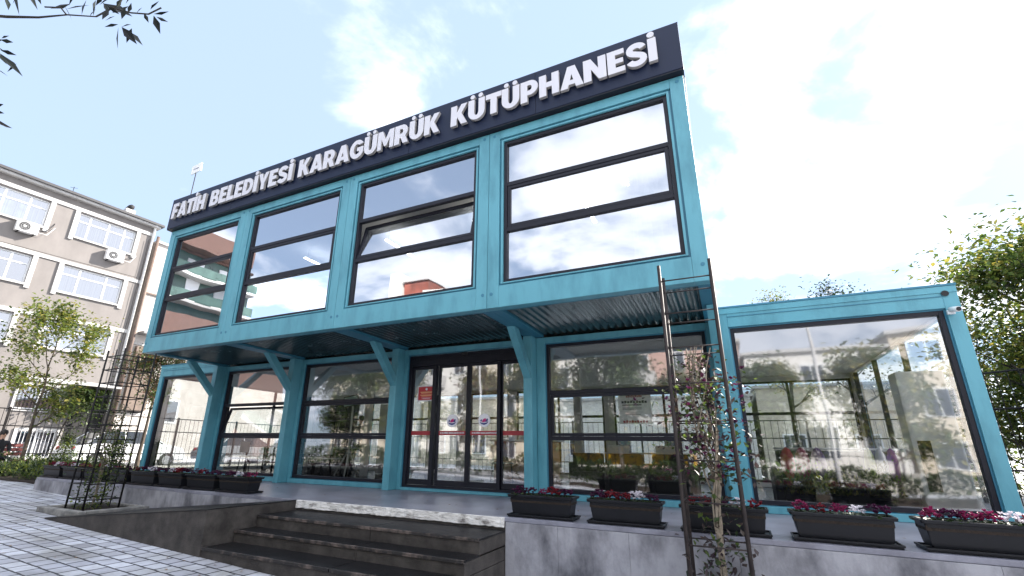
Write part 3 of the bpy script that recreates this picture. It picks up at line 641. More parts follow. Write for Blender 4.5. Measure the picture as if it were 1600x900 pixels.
# overhanging oleander-like branches at the top left
t = thing('overhanging_tree', (5.9, -5.9, gz(5.9)), 'narrow leaved tree whose dark twigs hang into the top left corner', 'tree')
m = MB(); m.tube([(5.9, -5.9, -.6), (6.0, -5.85, 1.2), (5.95, -5.7, 2.6), (6.2, -5.6, 3.6), (6.7, -5.4, 4.3)], [.10, .085, .07, .05, .02], BARK, 10); m.add('trunk', t)
random.seed(5)
def ray(u, v, dist):
    a = (u-800+38.48)/723.55; b_ = -(v-450-22.7)/723.55; d = _r*a+_u*b_+_f
    return Vector((12.034, -5.9638, .7783))+d*dist
tw = [[(-60, 20), (10, 26), (60, 27), (105, 23), (150, 26)], [(104, 23), (95, 12), (70, 11)], [(150, 26), (185, 8), (205, -25)], [(150, 26), (175, 12), (205, 20), (232, 22), (252, 12)],
      [(-60, -40), (20, -25), (90, -22), (150, -12)], [(-60, 70), (-20, 72), (2, 62)], [(-60, 175), (-30, 170), (-12, 166)], [(-60, 90), (-25, 80), (0, 84)]]
mt_ = MB(); lv = MB()
for p in tw:
    P = [ray(u, v, 3.0+.002*abs(u)) for u, v in p]
    mt_.tube([Vector((6.2, -5.6, 3.6))]+P if p[0][0] == -60 else P, [.016]*(len(P)+1) if p[0][0] == -60 else [.006]*len(P), BARKD, 5)
mt_.b.free()
mt_ = MB()
for p in tw:
    P = [ray(u, v, 3.05) for u, v in p]
    if p[0][0] == -60: P = [Vector((6.2, -5.6, 3.45))]+P
    n = len(P); mt_.tube(P, [max(.004, .014*(1-i/n)) if p[0][0] == -60 else .005 for i in range(n)], BARKD, 5)
mt_.add('branch', t)
LV = [((100,8),(112,30)), ((110,6),(80,13)), ((135,0),(128,22)), ((150,0),(146,24)), ((160,5),(205,25)), ((170,15),(160,30)), ((175,20),(200,10)), ((185,38),(164,42)), ((185,42),(184,75)), ((190,42),(213,68)),
      ((195,45),(222,70)), ((200,20),(205,5)), ((225,20),(232,35)), ((235,15),(248,2)), ((240,22),(263,18)), ((240,24),(250,52)), ((244,26),(262,34)), ((170,22),(162,5)), ((180,25),(165,32)), ((190,30),(196,12)),
      ((140,8),(105,14)), ((155,8),(175,-5)), ((205,38),(190,42)), ((118,-12),(108,8)), ((168,10),(186,22)), ((206,44),(198,66)), ((25,-20),(30,22)), ((40,-18),(58,14)), ((8,-12),(12,10)), ((30,-20),(20,5)), ((52,-20),(64,6)), ((10,-5),(13,15)), ((0,62),(20,66)), ((2,60),(14,56)), ((0,78),(25,86)), ((-2,82),(34,118)), ((-8,80),(10,100)),
      ((-10,165),(5,163)), ((-12,172),(6,177)), ((-14,188),(18,200)), ((188,4),(178,16)), ((212,22),(222,12)), ((150,14),(140,26)), ((196,6),(206,-6)), ((160,-8),(150,8)), ((182,12),(190,-2))]
for (a, b_) in LV:
    dd = 3.05+random.uniform(-.12, .12); A = ray(*a, dd); B = ray(*b_, dd+random.uniform(-.05, .05)); d = B-A
    lv.leaf(A, d, Vector((random.uniform(-1, 1), random.uniform(-1, 1), random.uniform(-.3, .3)))+_f*.0+_u*.3, d.length*1.05, max(.026, d.length*.33), LG_SIL)
for k in range(240):
    c = Vector((6.2, -5.6, 3.9))+Vector([random.gauss(0, .45), random.gauss(0, .35), random.gauss(.3, .35)])
    lv.leaf(c, Vector((random.uniform(-1, 1), random.uniform(-1, 1), random.uniform(-1, .4))), Vector((0, 0, 1)), .12, .022, LG_SIL)
lv.add('leaves', t, recalc=False)

# ---------------------------------------------------------------- trellises with climbers
def trellis(x0, x1, ya, yb, z0, z1, lean, label, rad, rungs, mt, half=True, mid=0, rf_=.42):
    t = thing('plant_trellis', ((x0+x1)/2, (ya+yb)/2, z0), label, 'trellis')
    P = {}
    for x in (x0, x1):
        for y in (ya, yb):
            m = MB(); m.tube([(x, y, z0), (x+lean[0]*.5, y+lean[1]*.5, (z0+z1)/2), (x+lean[0], y+lean[1], z1)], rad, mt, 8); m.add('upright', t)
    for k in range(mid):
        for q in range(2):
            xx = x0+(x1-x0)*(k+1)/(mid+1); y = (ya, yb)[q]; m = MB(); m.tube([(xx, y, z0), (xx+lean[0], y+lean[1], z1)], rad*.6, mt, 6); m.add('upright', t)
    for k in range(rungs):
        f = (k+.8)/(rungs+.3); z = z0+(z1-z0)*f; o = Vector((lean[0]*f, lean[1]*f, 0)); m = MB()
        c = [Vector((x0, ya, z))+o, Vector((x1, ya, z))+o, Vector((x1, yb, z))+o, Vector((x0, yb, z))+o]
        sides = [(0, 1), (3, 2), (0, 3), (1, 2)] if half else [(0, 1), (3, 2), (1, 2), (0, 3)]
        for a, b_ in sides: m.tube([c[a], c[b_]], rad*rf_, mt, 6)
        m.add('rung', t)
    return t
TA = trellis(11.58, 12.09, -.85, -.42, gz(12), 2.76, (0, 0), 'tall rusty steel plant frame standing against the terrace on the right', .018, 9, RUST)
TB = trellis(1.28, 1.88, -1.25, -.70, gz(1.5)+.02, 2.52, (.05, 0), 'black wire plant frame standing in the kerbed bed on the left', .017, 11, IRON, mid=1, rf_=.62)
# kerb bed
t = thing('kerbed_planting_bed', (1.7, -1.0, gz(1.7)), 'small concrete edged planting bed under the left plant frame', 'planting bed')
m = MB(); KC = mat('kerb_concrete', (.30, .29, .27), .85, col2=(.14, .14, .14), scale=7, bump=.5, bscale=25)
m.box(.93, 2.35, -1.52, -1.40, gz(1.5)-.05, gz(1.5)+.10, KC, .02); m.box(.93, 2.35, -.52, -.42, gz(1.5)-.05, gz(1.5)+.10, KC, .02)
m.box(.93, 1.05, -1.399, -.521, gz(1.5)-.05, gz(1.5)+.10, KC, .02); m.box(2.23, 2.35, -1.399, -.521, gz(1.5)-.05, gz(1.5)+.10, KC, .02); m.add('kerb', t)
m = MB(); m.box(1.05, 2.23, -1.40, -.52, gz(1.5)-.05, gz(1.5)+.06, SOIL); m.add('soil', t)
def climber(name, base, top, w, label, n, mats, fl, seed, stems=5, zprof=None, flz=(0, 9), ls=.055):
    random.seed(seed); t = thing(name, base, label, 'climbing plant'); m = MB(); base = Vector(base); top = Vector(top); tips = []
    for k in range(stems):
        P = []; ph = random.uniform(0, 6.28)
        for i in range(13):
            f = i/12; c = base.lerp(top, f); r = w*.3*(f if f < .5 else 1)*(.3+.7*f); P.append(c+Vector((math.cos(ph+f*7)*r+random.uniform(-.015, .015), math.sin(ph+f*7)*r, 0)))
        m.tube(P, [.010*(1-.65*i/12)+.002 for i in range(13)], STEM, 5)
    m.add('stems', t); m = MB(); m2 = MB()
    for k in range(n):
        z = random.random()
        for _ in range(6):
            if random.random() < zprof(z): break
            z = random.random()
        c = base.lerp(top, z); ww = w*(.35+.65*zprof(z)); c = c+Vector((random.gauss(0, ww*.5), random.gauss(0, ww*.38), random.gauss(0, .03)))
        d = Vector((random.uniform(-1, 1), random.uniform(-1, 1), random.uniform(-1, .5)))
        m.leaf(c, d, Vector((random.uniform(-.5, .5), random.uniform(-.5, .5), 1)), ls*random.uniform(.6, 1.3), ls*random.uniform(.4, .8), random.choice(mats))
        if fl and flz[0] < z < flz[1] and random.random() < .10:
            for q in range(5): m2.leaf(c+Vector((0, 0, .02)), Vector((random.uniform(-1, 1), random.uniform(-1, 1), random.uniform(-.2, 1))), Vector((0, 0, 1)), .045, .038, PET[fl])
    m.add('foliage', t, recalc=False)
    if fl: m2.add('blossoms', t, recalc=False)
    return t
STEM = mat('dry_stem', (.33, .28, .22), .85, col2=(.12, .10, .07), scale=14)
LG_BRO = leafmat('leaf_bronze', (.07, .05, .035), (.03, .018, .025), .3)
climber('bougainvillea', (11.86, -.72, gz(12)), (11.86, -.60, 1.85), .40, 'straggly climbing plant with pale stems and purple blossoms on the rusty frame', 1350, [LG_DARK, LG_BRO, LG_BRO, LG_MID], 'purple', 3, 9, lambda z: .42 if z < .3 else (.15 if z < .48 else (1 if z < .88 else .35)), (.5, 1), ls=.068)
climber('climbing_shrub', (1.62, -1.0, gz(1.5)), (1.66, -.98, 1.5), .40, 'thin climbing shrub with small pale leaves inside the black frame', 1300, [LG_MID, LG_YOUNG, LG_DARK], None, 8, 6, lambda z: .9 if z < .75 else .35, ls=.06)

# ---------------------------------------------------------------- left: bed, bench, person, railings, car
t = thing('shrub_bed', (-6, 1.0, -.2), 'low bed of green shrubs at the left end of the terrace', 'shrubs'); 
m = MB(); m.box(-9.2, -2.9, .1, 2.4, -.3, -.16, SOIL, .01); m.add('soil', t)
random.seed(21); m = MB()
for k in range(9000):
    x = random.uniform(-9.0, -2.95); y = random.uniform(.15, 2.3); h = .30+.22*math.sin(x*3.1)*math.sin(y*4+x)+.12*math.sin(x*9)
    c = Vector((x, y, -.16+h*random.random()**.6)); m.leaf(c, Vector((random.uniform(-1, 1), random.uniform(-1, 1), random.uniform(-.2, 1.2))), Vector((0, 0, 1)), .10, .045, random.choice([LG_MID, LG_DARK, LG_DARK, LG_YOUNG]))
m.add('foliage', t, recalc=False)
random.seed(31)
for (x, y, h, lab) in ((-6.1, 1.6, 1.25, 'upright leafy bush growing between the bench and the terrace'), (-3.4, 1.7, 1.05, 'bright green bush behind the pink flowers at the terrace end')):
    tree('garden_bush', (x, y, -.2), h, .1, .42, .02, 1500, .07, [LG_MID, LG_YOUNG, LG_DARK], BARK, lab, cat='bush', limbs=9, depth=2, clump=.09)
t = thing('park_bench', (-8.2, 1.3, -.2), 'dark red slatted park bench at the left edge', 'bench')
BR = mat('bench_red', (.17, .045, .045), .55, var=.3, scale=8)
bz = .0
for nm, y, z in (('seat', None, None),):
    m = MB()
    for k in range(4): m.box(-8.05+.11*k-.05, -8.05+.11*k+.045, -.4, 1.35, .22+.0, .25, BR, .005)
    m.add('seat', t)
m = MB()
for k in range(3): m.box(-8.22-.03*k, -8.19-.03*k, -.4, 1.35, .36+.13*k, .46+.13*k, BR, .005)
m.add('backrest', t)
for y in (-.3, 1.28):
    m = MB(); m.tube([(-7.68, y, -.2), (-7.68, y, .22), (-8.1, y, .22), (-8.18, y, .3), (-8.31, y, .74)], .025, IRON, 8); m.tube([(-8.1, y, .22), (-8.2, y, -.2)], .025, IRON, 8); m.add('side_frame', t)
m = MB(); m.box(-7.95, -7.8, 1.0, 1.2, .255, .36, mat('paper_bag', (.7, .68, .66), .8), .015); tag(m.add('paper_bag'), 'small white bag lying on the red bench', 'bag')
# person (skin modifier, applied to a plain mesh)
def body(name, joints, edges, radii, m_, parent, root=0, sub=2):
    me = bpy.data.meshes.new(name); base = WL[parent]; me.from_pydata([Vector(j)-base for j in joints], edges, [])
    o = bpy.data.objects.new(name+'_tmp', me); COL.objects.link(o); sk = o.modifiers.new('s', 'SKIN'); 
    for i, r in enumerate(radii): me.skin_vertices[0].data[i].radius = r if isinstance(r, tuple) else (r, r)
    me.skin_vertices[0].data[root].use_root = True
    sk.use_smooth_shade = True; ss = o.modifiers.new('u', 'SUBSURF'); ss.levels = ss.render_levels = sub
    bpy.context.view_layer.update(); e = bpy.data.meshes.new_from_object(o.evaluated_get(bpy.context.evaluated_depsgraph_get()))
    bpy.data.objects.remove(o); e.name = name; e.materials.clear(); e.materials.append(m_)
    n = bpy.data.objects.new(name, e); COL.objects.link(n); n.parent = parent; WL[n] = base; return n
SKIN = mat('skin', (.50, .30, .21), .5, var=.1, scale=9); HAIR = mat('dark_hair', (.02, .014, .011), .6, var=.4, scale=60); CLO = mat('black_jacket', (.016, .017, .022), .75, var=.3, scale=14, bump=.3); TRO = mat('dark_trousers', (.028, .03, .04), .8, var=.3, scale=14); SHOE = mat('dark_shoe', (.02, .018, .016), .4)
def person(loc, label, pose, rz=0):
    t = thing('person', (0, 0, 0), label, 'person')
    if pose == 'stand':
        hip = .93; J = dict(pel=(0, 0, hip), wa=(0, .0, hip+.16), ch=(0, .01, hip+.36), nk=(0, 0, hip+.54), hd0=(0, -.01, hip+.62), hd=(0, -.02, hip+.70), hd2=(0, -.01, hip+.77),
            ls=(-.19, 0, hip+.47), le=(-.27, .0, hip+.20), lw=(-.22, -.16, hip+.05), rs=(.19, 0, hip+.47), re=(.27, 0, hip+.20), rw=(.22, -.16, hip+.06),
            lh=(-.10, 0, hip-.08), lk=(-.15, -.03, .49), la=(-.20, .02, .09), lt=(-.22, -.16, .04), rh=(.10, 0, hip-.08), rk=(.17, -.03, .49), ra=(.25, .02, .09), rt=(.28, -.15, .04))
    else:
        hip = .55; J = dict(pel=(0, 0, hip), wa=(0, .01, hip+.16), ch=(0, -.01, hip+.36), nk=(0, -.05, hip+.53), hd0=(0, -.07, hip+.61), hd=(0, -.09, hip+.69), hd2=(0, -.08, hip+.76),
            ls=(-.19, -.03, hip+.46), le=(-.25, -.07, hip+.18), lw=(-.12, -.28, hip+.12), rs=(.19, -.03, hip+.46), re=(.25, -.07, hip+.18), rw=(.12, -.28, hip+.13),
            lh=(-.10, -.04, hip-.02), lk=(-.14, -.46, hip+.0), la=(-.13, -.44, .09), lt=(-.14, -.6, .04), rh=(.10, -.04, hip-.02), rk=(.14, -.46, hip), ra=(.13, -.40, .09), rt=(.14, -.56, .04))
    K = list(J); E_ = [('pel', 'wa'), ('wa', 'ch'), ('ch', 'nk'), ('nk', 'hd0'), ('hd0', 'hd'), ('hd', 'hd2'), ('ch', 'ls'), ('ls', 'le'), ('le', 'lw'), ('ch', 'rs'), ('rs', 're'), ('re', 'rw'), ('pel', 'lh'), ('lh', 'lk'), ('lk', 'la'), ('la', 'lt'), ('pel', 'rh'), ('rh', 'rk'), ('rk', 'ra'), ('ra', 'rt')]
    rad = dict(pel=(.145, .11), wa=(.135, .10), ch=(.16, .115), nk=.055, hd0=.062, hd=.085, hd2=.07, ls=.062, le=.046, lw=.034, rs=.062, re=.046, rw=.034, lh=.09, lk=.062, la=.042, lt=.035, rh=.09, rk=.062, ra=.042, rt=.035)
    o = body('body', [J[k] for k in K], [(K.index(a), K.index(b_)) for a, b_ in E_], [rad[k] for k in K], SKIN, t)
    me = o.data; me.materials.append(CLO); me.materials.append(TRO); me.materials.append(SHOE)
    for p in me.polygons:
        c = p.center
        if pose == 'stand': z = c.z; p.material_index = 3 if z < .10 else (2 if z < hip-.02 and abs(c.y) < .11 else (1 if z < hip+.55 and not (abs(c.x) > .17 and z < hip+.09 and c.y < -.12) else 0))
        else: z = c.z; p.material_index = 3 if z < .10 else (2 if z < hip+.05 or (c.y < -.12 and z < hip+.09 and abs(c.x) > .0) else (1 if z < hip+.54 and not (c.y < -.24) else 0))
    H = Vector(J['hd'])
    m = MB(); m.ball(H+Vector((0, .022, .035)), .105, HAIR, 3, (.93, 1.0, 1.02), .05); m.add('hair', t)
    for s in (-1, 1):
        for nme, zz in (('eye', .0),):
            m = MB(); m.ball(H+Vector((.033*s, -.088, -.005)), .011, DARKIN, 1); m.add(nme, t)
        W_ = Vector(J['rw'] if s > 0 else J['lw']); F = W_-Vector(J['re'] if s > 0 else J['le']); F.normalize()
        m = MB(); m.ball(W_+F*.045, .036, SKIN, 2, (1, 1, .7))
        for q in range(4):
            a = F.cross(Vector((0, 0, 1))).normalized()*(.021-.014*q); b0 = W_+F*.07+a
            L_ = (.055, .07, .075, .065)[q]; m.tube([b0, b0+F*L_*.5+Vector((0, 0, -.008)), b0+F*L_*.85+Vector((0, 0, -.028))], [.0085, .008, .006], SKIN, 6)
        th_ = F.cross(Vector((0, 0, 1))).normalized()*(-.03*s); m.tube([W_+F*.03+th_*.8, W_+F*.06+th_*1.6, W_+F*.085+th_*1.7], [.011, .0095, .007], SKIN, 6); m.add('hand', t)
    m = MB(); m.prism([(H.y-.085, H.z-.035), (H.y-.112, H.z-.03), (H.y-.088, H.z+.005)], 'x', -.011, .011, SKIN); m.add('nose', t)
    t.location = loc; t.rotation_euler = (0, 0, rz); return t
person((-7.9, .66, -.24), 'person in a black jacket sitting on the red bench at the left edge', 'sit', R(90))
def rail_fence(pts, z0, z1, label, step=.17, grp=None, name='railing_fence', rails=(.28, .72), bar=.008):
    t = thing(name, (pts[0][0], pts[0][1], z0), label, 'fence', grp)
    m = MB(); mb = MB()
    for (a, b_) in zip(pts, pts[1:]):
        A = Vector((a[0], a[1], 0)); B = Vector((b_[0], b_[1], 0)); Ln = (B-A).length; n = max(1, int(Ln/step)); dz = (A-B).normalized()
        for k in range(n+1):
            p = A.lerp(B, k/n); mb.tube([p+Vector((0, 0, z0+.05)), p+Vector((0, 0, z1-.0))], bar, IRON, 4, cap=False)
        for zz in (z0+(z1-z0)*rails[0], z0+(z1-z0)*rails[1], z1-.02): m.tube([A+Vector((0, 0, zz)), B+Vector((0, 0, zz))], .018, IRON, 4)
        k = max(1, int(Ln/2.4))
        for j in range(k+1):
            p = A.lerp(B, j/k); q = MB(); q.box(p.x-.03, p.x+.03, p.y-.03, p.y+.03, z0-.2, z1+.04, IRON, .004); q.add('post', t)
    m.add('rail', t); tag(mb.add('bar', t), kind='stuff'); return t
rail_fence([(-9.0, -4.5), (-9.0, 12)], -.15, 1.84, 'black iron railing between the garden and the parked white car', .19)
rail_fence([(-9.0, 12.6), (4, 12.6), (17, 12.6)], -.2, 1.9, 'long iron railing behind the library, seen through its glass', .2)
rail_fence([(16.2, 6.5), (17.5, 5.2), (26, 4.6)], -.1, 2.35, 'dark iron railing at the right beside the corner pillar', .16)
# car
def car(loc, rz, label, paint):
    t = thing('parked_car', (0, 0, 0), label, 'car'); GL_ = mat('car_glass', (.015, .018, .022), .06, spec=.8); TY = mat('tyre', (.02, .02, .02), .8); RM = mat('rim', (.5, .5, .52), .3, metal=.8)
    m = MB(); prof = [(-2.15, .32), (-2.2, .62), (-2.05, .88), (-1.3, .98), (1.25, .98), (1.95, .84), (2.15, .6), (2.12, .3)]
    m.prism(prof, 'y', -.86, .86, paint); b = m.b
    bmesh.ops.bevel(b, geom=b.edges[:], offset=.06, segments=3, profile=.6, affect='EDGES'); m.add('body', t)
    m = MB(); cab = [(-1.75, .96), (-1.25, 1.40), (-.9, 1.47), (.25, 1.47), (1.2, .97)]
    V = []; k = m.mi(GL_)
    A = [b_ for b_ in cab]
    lo = .80; hi = .64
    def yy(z): return lo-(z-.96)/(1.47-.96)*(lo-hi)
    a = [m.b.verts.new((x, -yy(z), z)) for x, z in A]; c = [m.b.verts.new((x, yy(z), z)) for x, z in A]
    m.b.faces.new(a); m.b.faces.new(c[::-1])
    for i in range(5): m.b.faces.new((a[i], c[i], c[(i+1) % 5], a[(i+1) % 5]))
    m.add('windows', t)
    m = MB(); m.box(-1.22, .3, -.64, .64, 1.452, 1.485, CARROOF, .012); m.add('roof', t)
    m = MB()
    for s in (-1, 1):
        for q in ((-1.72, .99, -1.2, 1.42), (-.42, .98, -.42, 1.45), (1.17, 1.0, .27, 1.46)):
            m.tube([(q[0], s*(yy(q[1])+.004), q[1]), (q[2], s*(yy(q[3])+.004), q[3])], .028, paint, 6)
    m.add('window_pillar', t)
    for x in (-1.35, 1.35):
        for s in (-1, 1):
            m = MB(); m.tube([(x, s*.70, .31), (x, s*.875, .31)], .31, TY, 24); w = m.add('wheel', t)
            m = MB(); m.tube([(x, s*.86, .31), (x, s*.882, .31)], .19, RM, 16); m.add('rim', w)
    for s in (-1, 1):
        m = MB(); m.ball((2.02, s*.62, .68), .13, emit('lamp_glass', (.8, .82, .85), 0), 2, (.6, 1.2, .7)); m.add('headlight', t)
        m = MB(); m.ball((-2.10, s*.66, .76), .12, REDM, 2, (.5, 1.1, .8)); m.add('tail_light', t)
        m = MB(); m.ball((.85, s*.95, 1.0), .09, paint, 2, (.6, 1, .7)); m.add('wing_mirror', t)
    t.location = loc; t.rotation_euler = (0, 0, rz); return t
CARW = mat('car_white', (.72, .73, .75), .25, coat=.6); CARROOF = mat('car_black_roof', (.02, .02, .024), .2); CARG = mat('car_grey', (.22, .23, .25), .25, coat=.6)
car((-11.6, 6.0, -.206), R(88), 'white parked car with dark roof and windows behind the iron railing', CARW)
car((-11.5, 11.6, -.206), R(88), 'second pale car parked further along, behind the left glass corner', CARG)

# ---------------------------------------------------------------- beige apartment block on the left
BX = -18.0; BA = R(-4)
B = thing('apartment_building', (0, 0, 0), 'beige rendered apartment block with white framed windows at the left', 'building')
# local frame: X out of the facade (towards the library), Y along the facade, facade plane X=0, right end Y=0
m = MB(); ztop = 13.55; yl = -16
FL = [(11.40, 12.82), (8.30, 9.75), (5.36, 6.75)]
WY = [(-3.7, -.95), (-7.55, -4.95), (-11.7, -9.0), (-15.2, -12.8)]
def facade(m, y0, y1, z0, z1, holes, xf, th, mt):
    ys = sorted({y0, y1} | {h[0] for h in holes} | {h[1] for h in holes}); zs = sorted({z0, z1} | {h[2] for h in holes} | {h[3] for h in holes})
    for a, b_ in zip(ys, ys[1:]):
        for c, d in zip(zs, zs[1:]):
            if any(h[0] <= a and b_ <= h[1] and h[2] <= c and d <= h[3] for h in holes): continue
            m.quad([(xf, a, c), (xf, b_, c), (xf, b_, d), (xf, a, d)], mt)
    for h in holes:
        for q in ([(xf, h[0], h[2]), (xf-th, h[0], h[2]), (xf-th, h[0], h[3]), (xf, h[0], h[3])], [(xf, h[1], h[2]), (xf-th, h[1], h[2]), (xf-th, h[1], h[3]), (xf, h[1], h[3])],
                  [(xf, h[0], h[2]), (xf-th, h[0], h[2]), (xf-th, h[1], h[2]), (xf, h[1], h[2])], [(xf, h[0], h[3]), (xf-th, h[0], h[3]), (xf-th, h[1], h[3]), (xf, h[1], h[3])]): m.quad(q, mt)
holes = [(a, b_, z0, z1) for z0, z1 in FL for a, b_ in WY]
gh = [(-3.9, -2.2, 2.3, 3.42), (-7.5, -5.4, 2.3, 3.42), (-3.5, -1.95, .05, 1.3), (-7.5, -5.0, .05, 1.3)]
holes += gh + [(-1.75, -.15, -.3, 3.55)]
facade(m, yl, 0, -.8, ztop, holes, 0, .22, RENDER)
m.quad([(0, 0, -.8), (-11, 0, -.8), (-11, 0, ztop), (0, 0, ztop)], RENDER); m.quad([(0, yl, -.8), (-11, yl, -.8), (-11, yl, ztop), (0, yl, ztop)], RENDER); m.quad([(-11, yl, -.8), (-11, 0, -.8), (-11, 0, ztop), (-11, yl, ztop)], RENDER)
m.add('wall', B, recalc=False)
m = MB(); m.box(-11.2, .42, yl-.2, .25, ztop+.0, ztop+.14, mat('roof_edge', (.05, .05, .055), .6), .01); m.box(-11, .30, yl, .1, ztop-.12, ztop-.002, TRIM); rf = m.add('roof', B)
m = MB(); m.box(-.9, -.5, -1.6, -1.1, ztop+.13, ztop+.75, TRIM, .02); m.ball((-.7, -1.35, ztop+.95), .2, DARKIN, 1, (1, 1, 1.1), .3); m.box(-1.1, -.95, -2.2, -2.05, ztop+.13, ztop+.4, TRIM); m.add('chimney', rf)
m = MB(); m.tube([(-.3, -4.2, ztop+.1), (-.3, -4.2, ztop+.7)], .015, IRON, 5); m.tube([(-.3, -4.35, ztop+.6), (-.3, -4.05, ztop+.68)], .01, IRON, 5); m.add('aerial', rf)
m = MB()
for z in (12.98, 9.9, 6.9, 3.75): m.box(.001, .055, yl, -.02, z-.10, z+.10, TRIM, .01)
m.add('string_course', B)
def pvcwin(y0, y1, z0, z1, div, par, curtain=True, dark=False, trans=.32):
    m = MB(); x = -.12
    m.box(x-.04, x+.03, y0, y1, z0, z0+.06, PVC); m.box(x-.04, x+.03, y0, y1, z1-.06, z1, PVC); m.box(x-.04, x+.03, y0, y0+.06, z0+.061, z1-.061, PVC); m.box(x-.04, x+.03, y1-.06, y1, z0+.061, z1-.061, PVC)
    for f in div: yy_ = y0+(y1-y0)*f; m.box(x-.038, x+.028, yy_-.04, yy_+.04, z0+.062, z1-.062, PVC)
    if trans: 
        zz = z1-(z1-z0)*trans; m.box(x-.035, x+.025, y0+.062, y1-.062, zz-.03, zz+.03, PVC)
    w = m.add('window', par)
    m = MB(); m.quad([(x-.02, y0+.06, z0+.06), (x-.02, y1-.06, z0+.06), (x-.02, y1-.06, z1-.06), (x-.02, y0+.06, z1-.06)], GLASSF); m.add('pane', w)
    m = MB(); m.box(x-.32, x-.25, y0-.1, y1+.1, z0-.1, z1+.1, CURT if curtain else DARKIN); m.add('curtain', w)  # where no curtain hangs, the sheet's dark colour paints in the unlit room
    m = MB()
    if trans:
        for yy_ in (y0-.20, y1+.001): m.box(.001, .075, yy_, yy_+.20, z0-.22, z1+.06, TRIM, .01)
        m.box(.001, .09, y0-.0, y1, z0-.09, z0-.001, TRIM, .008)
    else:
        m.box(.001, .06, y0-.12, y0, z0-.1, z1+.1, TRIM); m.box(.001, .06, y1, y1+.12, z0-.1, z1+.1, TRIM); m.box(.001, .06, y0, y1, z1, z1+.12, TRIM); m.box(.001, .06, y0, y1, z0-.1, z0, TRIM)
    m.add('surround', w)
    return w
for fi, (z0, z1) in enumerate(FL):
    for wi, (a, b_) in enumerate(WY):
        pvcwin(a, b_, z0, z1, [.2, .52, .8] if (fi, wi) == (0, 0) else ([.28, .72] if wi == 0 else [.35, .72]), B, curtain=not ((fi, wi) in ((1, 1),)))
for h in gh:
    w = pvcwin(h[0], h[1], h[2], h[3], [.5], B, curtain=(h[2] < 1), trans=0)
    m = MB(); n = int((h[1]-h[0])/.14)
    for k in range(n+1): yy_ = h[0]+(h[1]-h[0])*k/n; m.tube([(.06, yy_, h[2]-.02), (.06, yy_, h[3]+.02)], .011, IRON if h[2] > 1 else PVC, 4)
    m.add('window_bars', w)
m = MB(); m.box(-3.2, -.23, -2.0, -.02, -.3, 3.5, DARKIN)  # solid block, the shade of the opening is put into its dark colour
m.b.faces.ensure_lookup_table(); m.add('passage_dark_fill', B)
m = MB(); m.box(.001, .85, -1.95, -.05, 3.60, 3.70, TRIM, .01); m.add('awning', B)
m = MB(); m.tube([(.10, -.12, -.2), (.10, -.12, ztop-.1), (.32, -.12, ztop+.02)], .065, PVC, 10); 
m.add('downpipe', B)
m = MB(); m.tube([(.14, .16, -.2), (.14, .16, ztop-.6)], .09, PIPE, 10); m.add('downpipe', B)
B.location = (BX, 8.05, 0); B.rotation_euler = (0, 0, BA)
def b2w(x, y, z): 
    c, s = math.cos(BA), math.sin(BA); return (BX+x*c-y*s, 8.05+x*s+y*c, z)
def ac(x, y, z, label):
    t = thing('air_conditioner', (0, 0, 0), label, 'air conditioner', 'white outdoor units on the beige facade')
    m = MB(); m.box(0.05, .36, -.42, .42, 0, .58, PVC, .03); m.add('casing', t)
    m = MB(); m.tube([(.355, -.12, .29), (.366, -.12, .29)], .225, DARKIN, 24); m.tube([(.366, -.12, .29), (.372, -.12, .29)], .05, PVC, 12)
    for k in range(3): 
        r = .08+.06*k; m.tube([(.37, -.12+r*math.cos(a*.524), .29+r*math.sin(a*.524)) for a in range(13)], .004, PVC, 4)
    m.add('fan_grille', t)
    m = MB(); m.box(.0, .34, -.32, -.28, -.05, .0, IRON); m.box(.0, .34, .28, .32, -.05, .0, IRON); m.add('bracket', t)
    m = MB(); m.tube([(.2, .42, .3), (.15, .7, .35), (.05, .95, .8), (.0, 1.0, 1.0)], .016, PLANT, 6); m.tube([(.2, .42, .2), (.17, .8, .22), (.04, 1.05, .75)], .012, PVC, 6); m.add('hose', t)
    t.location = b2w(x, y, z); t.rotation_euler = (0, 0, BA)
ac(0, -5.55, 11.0-.25, 'white air conditioner under the upper left window of the beige block')
ac(0, -1.75, 10.98-.35, 'white air conditioner at the window nearest the white pipe on the beige block')
# pale neighbour
B2 = thing('apartment_building', (BX, 8.4, 0), 'pale whitewashed building squeezed between the beige block and the library', 'building')
m = MB(); m.box(BX-10, BX-.25, 8.4, 20, -.8, 12.7, mat('pale_render', (.56, .53, .50), .85, col2=(.44, .41, .38), scale=1.5), .0); m.add('wall', B2)
m = MB(); m.box(BX-10.2, BX-.1, 8.35, 20.2, 12.7, 12.85, TRIM, .01); m.add('roof', B2)
m = MB(); m.box(BX-.24, BX-.15, 8.4, 20, 9.4, 9.5, PIPE); m.box(BX-.24, BX-.15, 8.4, 20, 6.3, 6.4, TRIM); m.add('string_course', B2)
m = MB(); m.box(BX-.2, BX+.5, 8.5, 9.6, 6.9, 7.05, mat('lamp_grey', (.2, .2, .2), .5), .03); m.add('canopy', B2)
m = MB(); m.box(BX-.24, BX+.0, 8.6, 9.8, 2.6, 6.2, mat('shutter_brown', (.17, .125, .10), .7, var=.3), .01); m.add('timber_bay', B2)
for z in (2.0, 7.4, 10.2):
    m = MB(); m.box(BX-.245, BX-.2, 10.4, 11.8, z, z+1.4, PVC); w = m.add('window', B2); m = MB(); m.box(BX-.2, BX-.19, 10.5, 11.7, z+.1, z+1.3, GLASSF); m.add('pane', w)
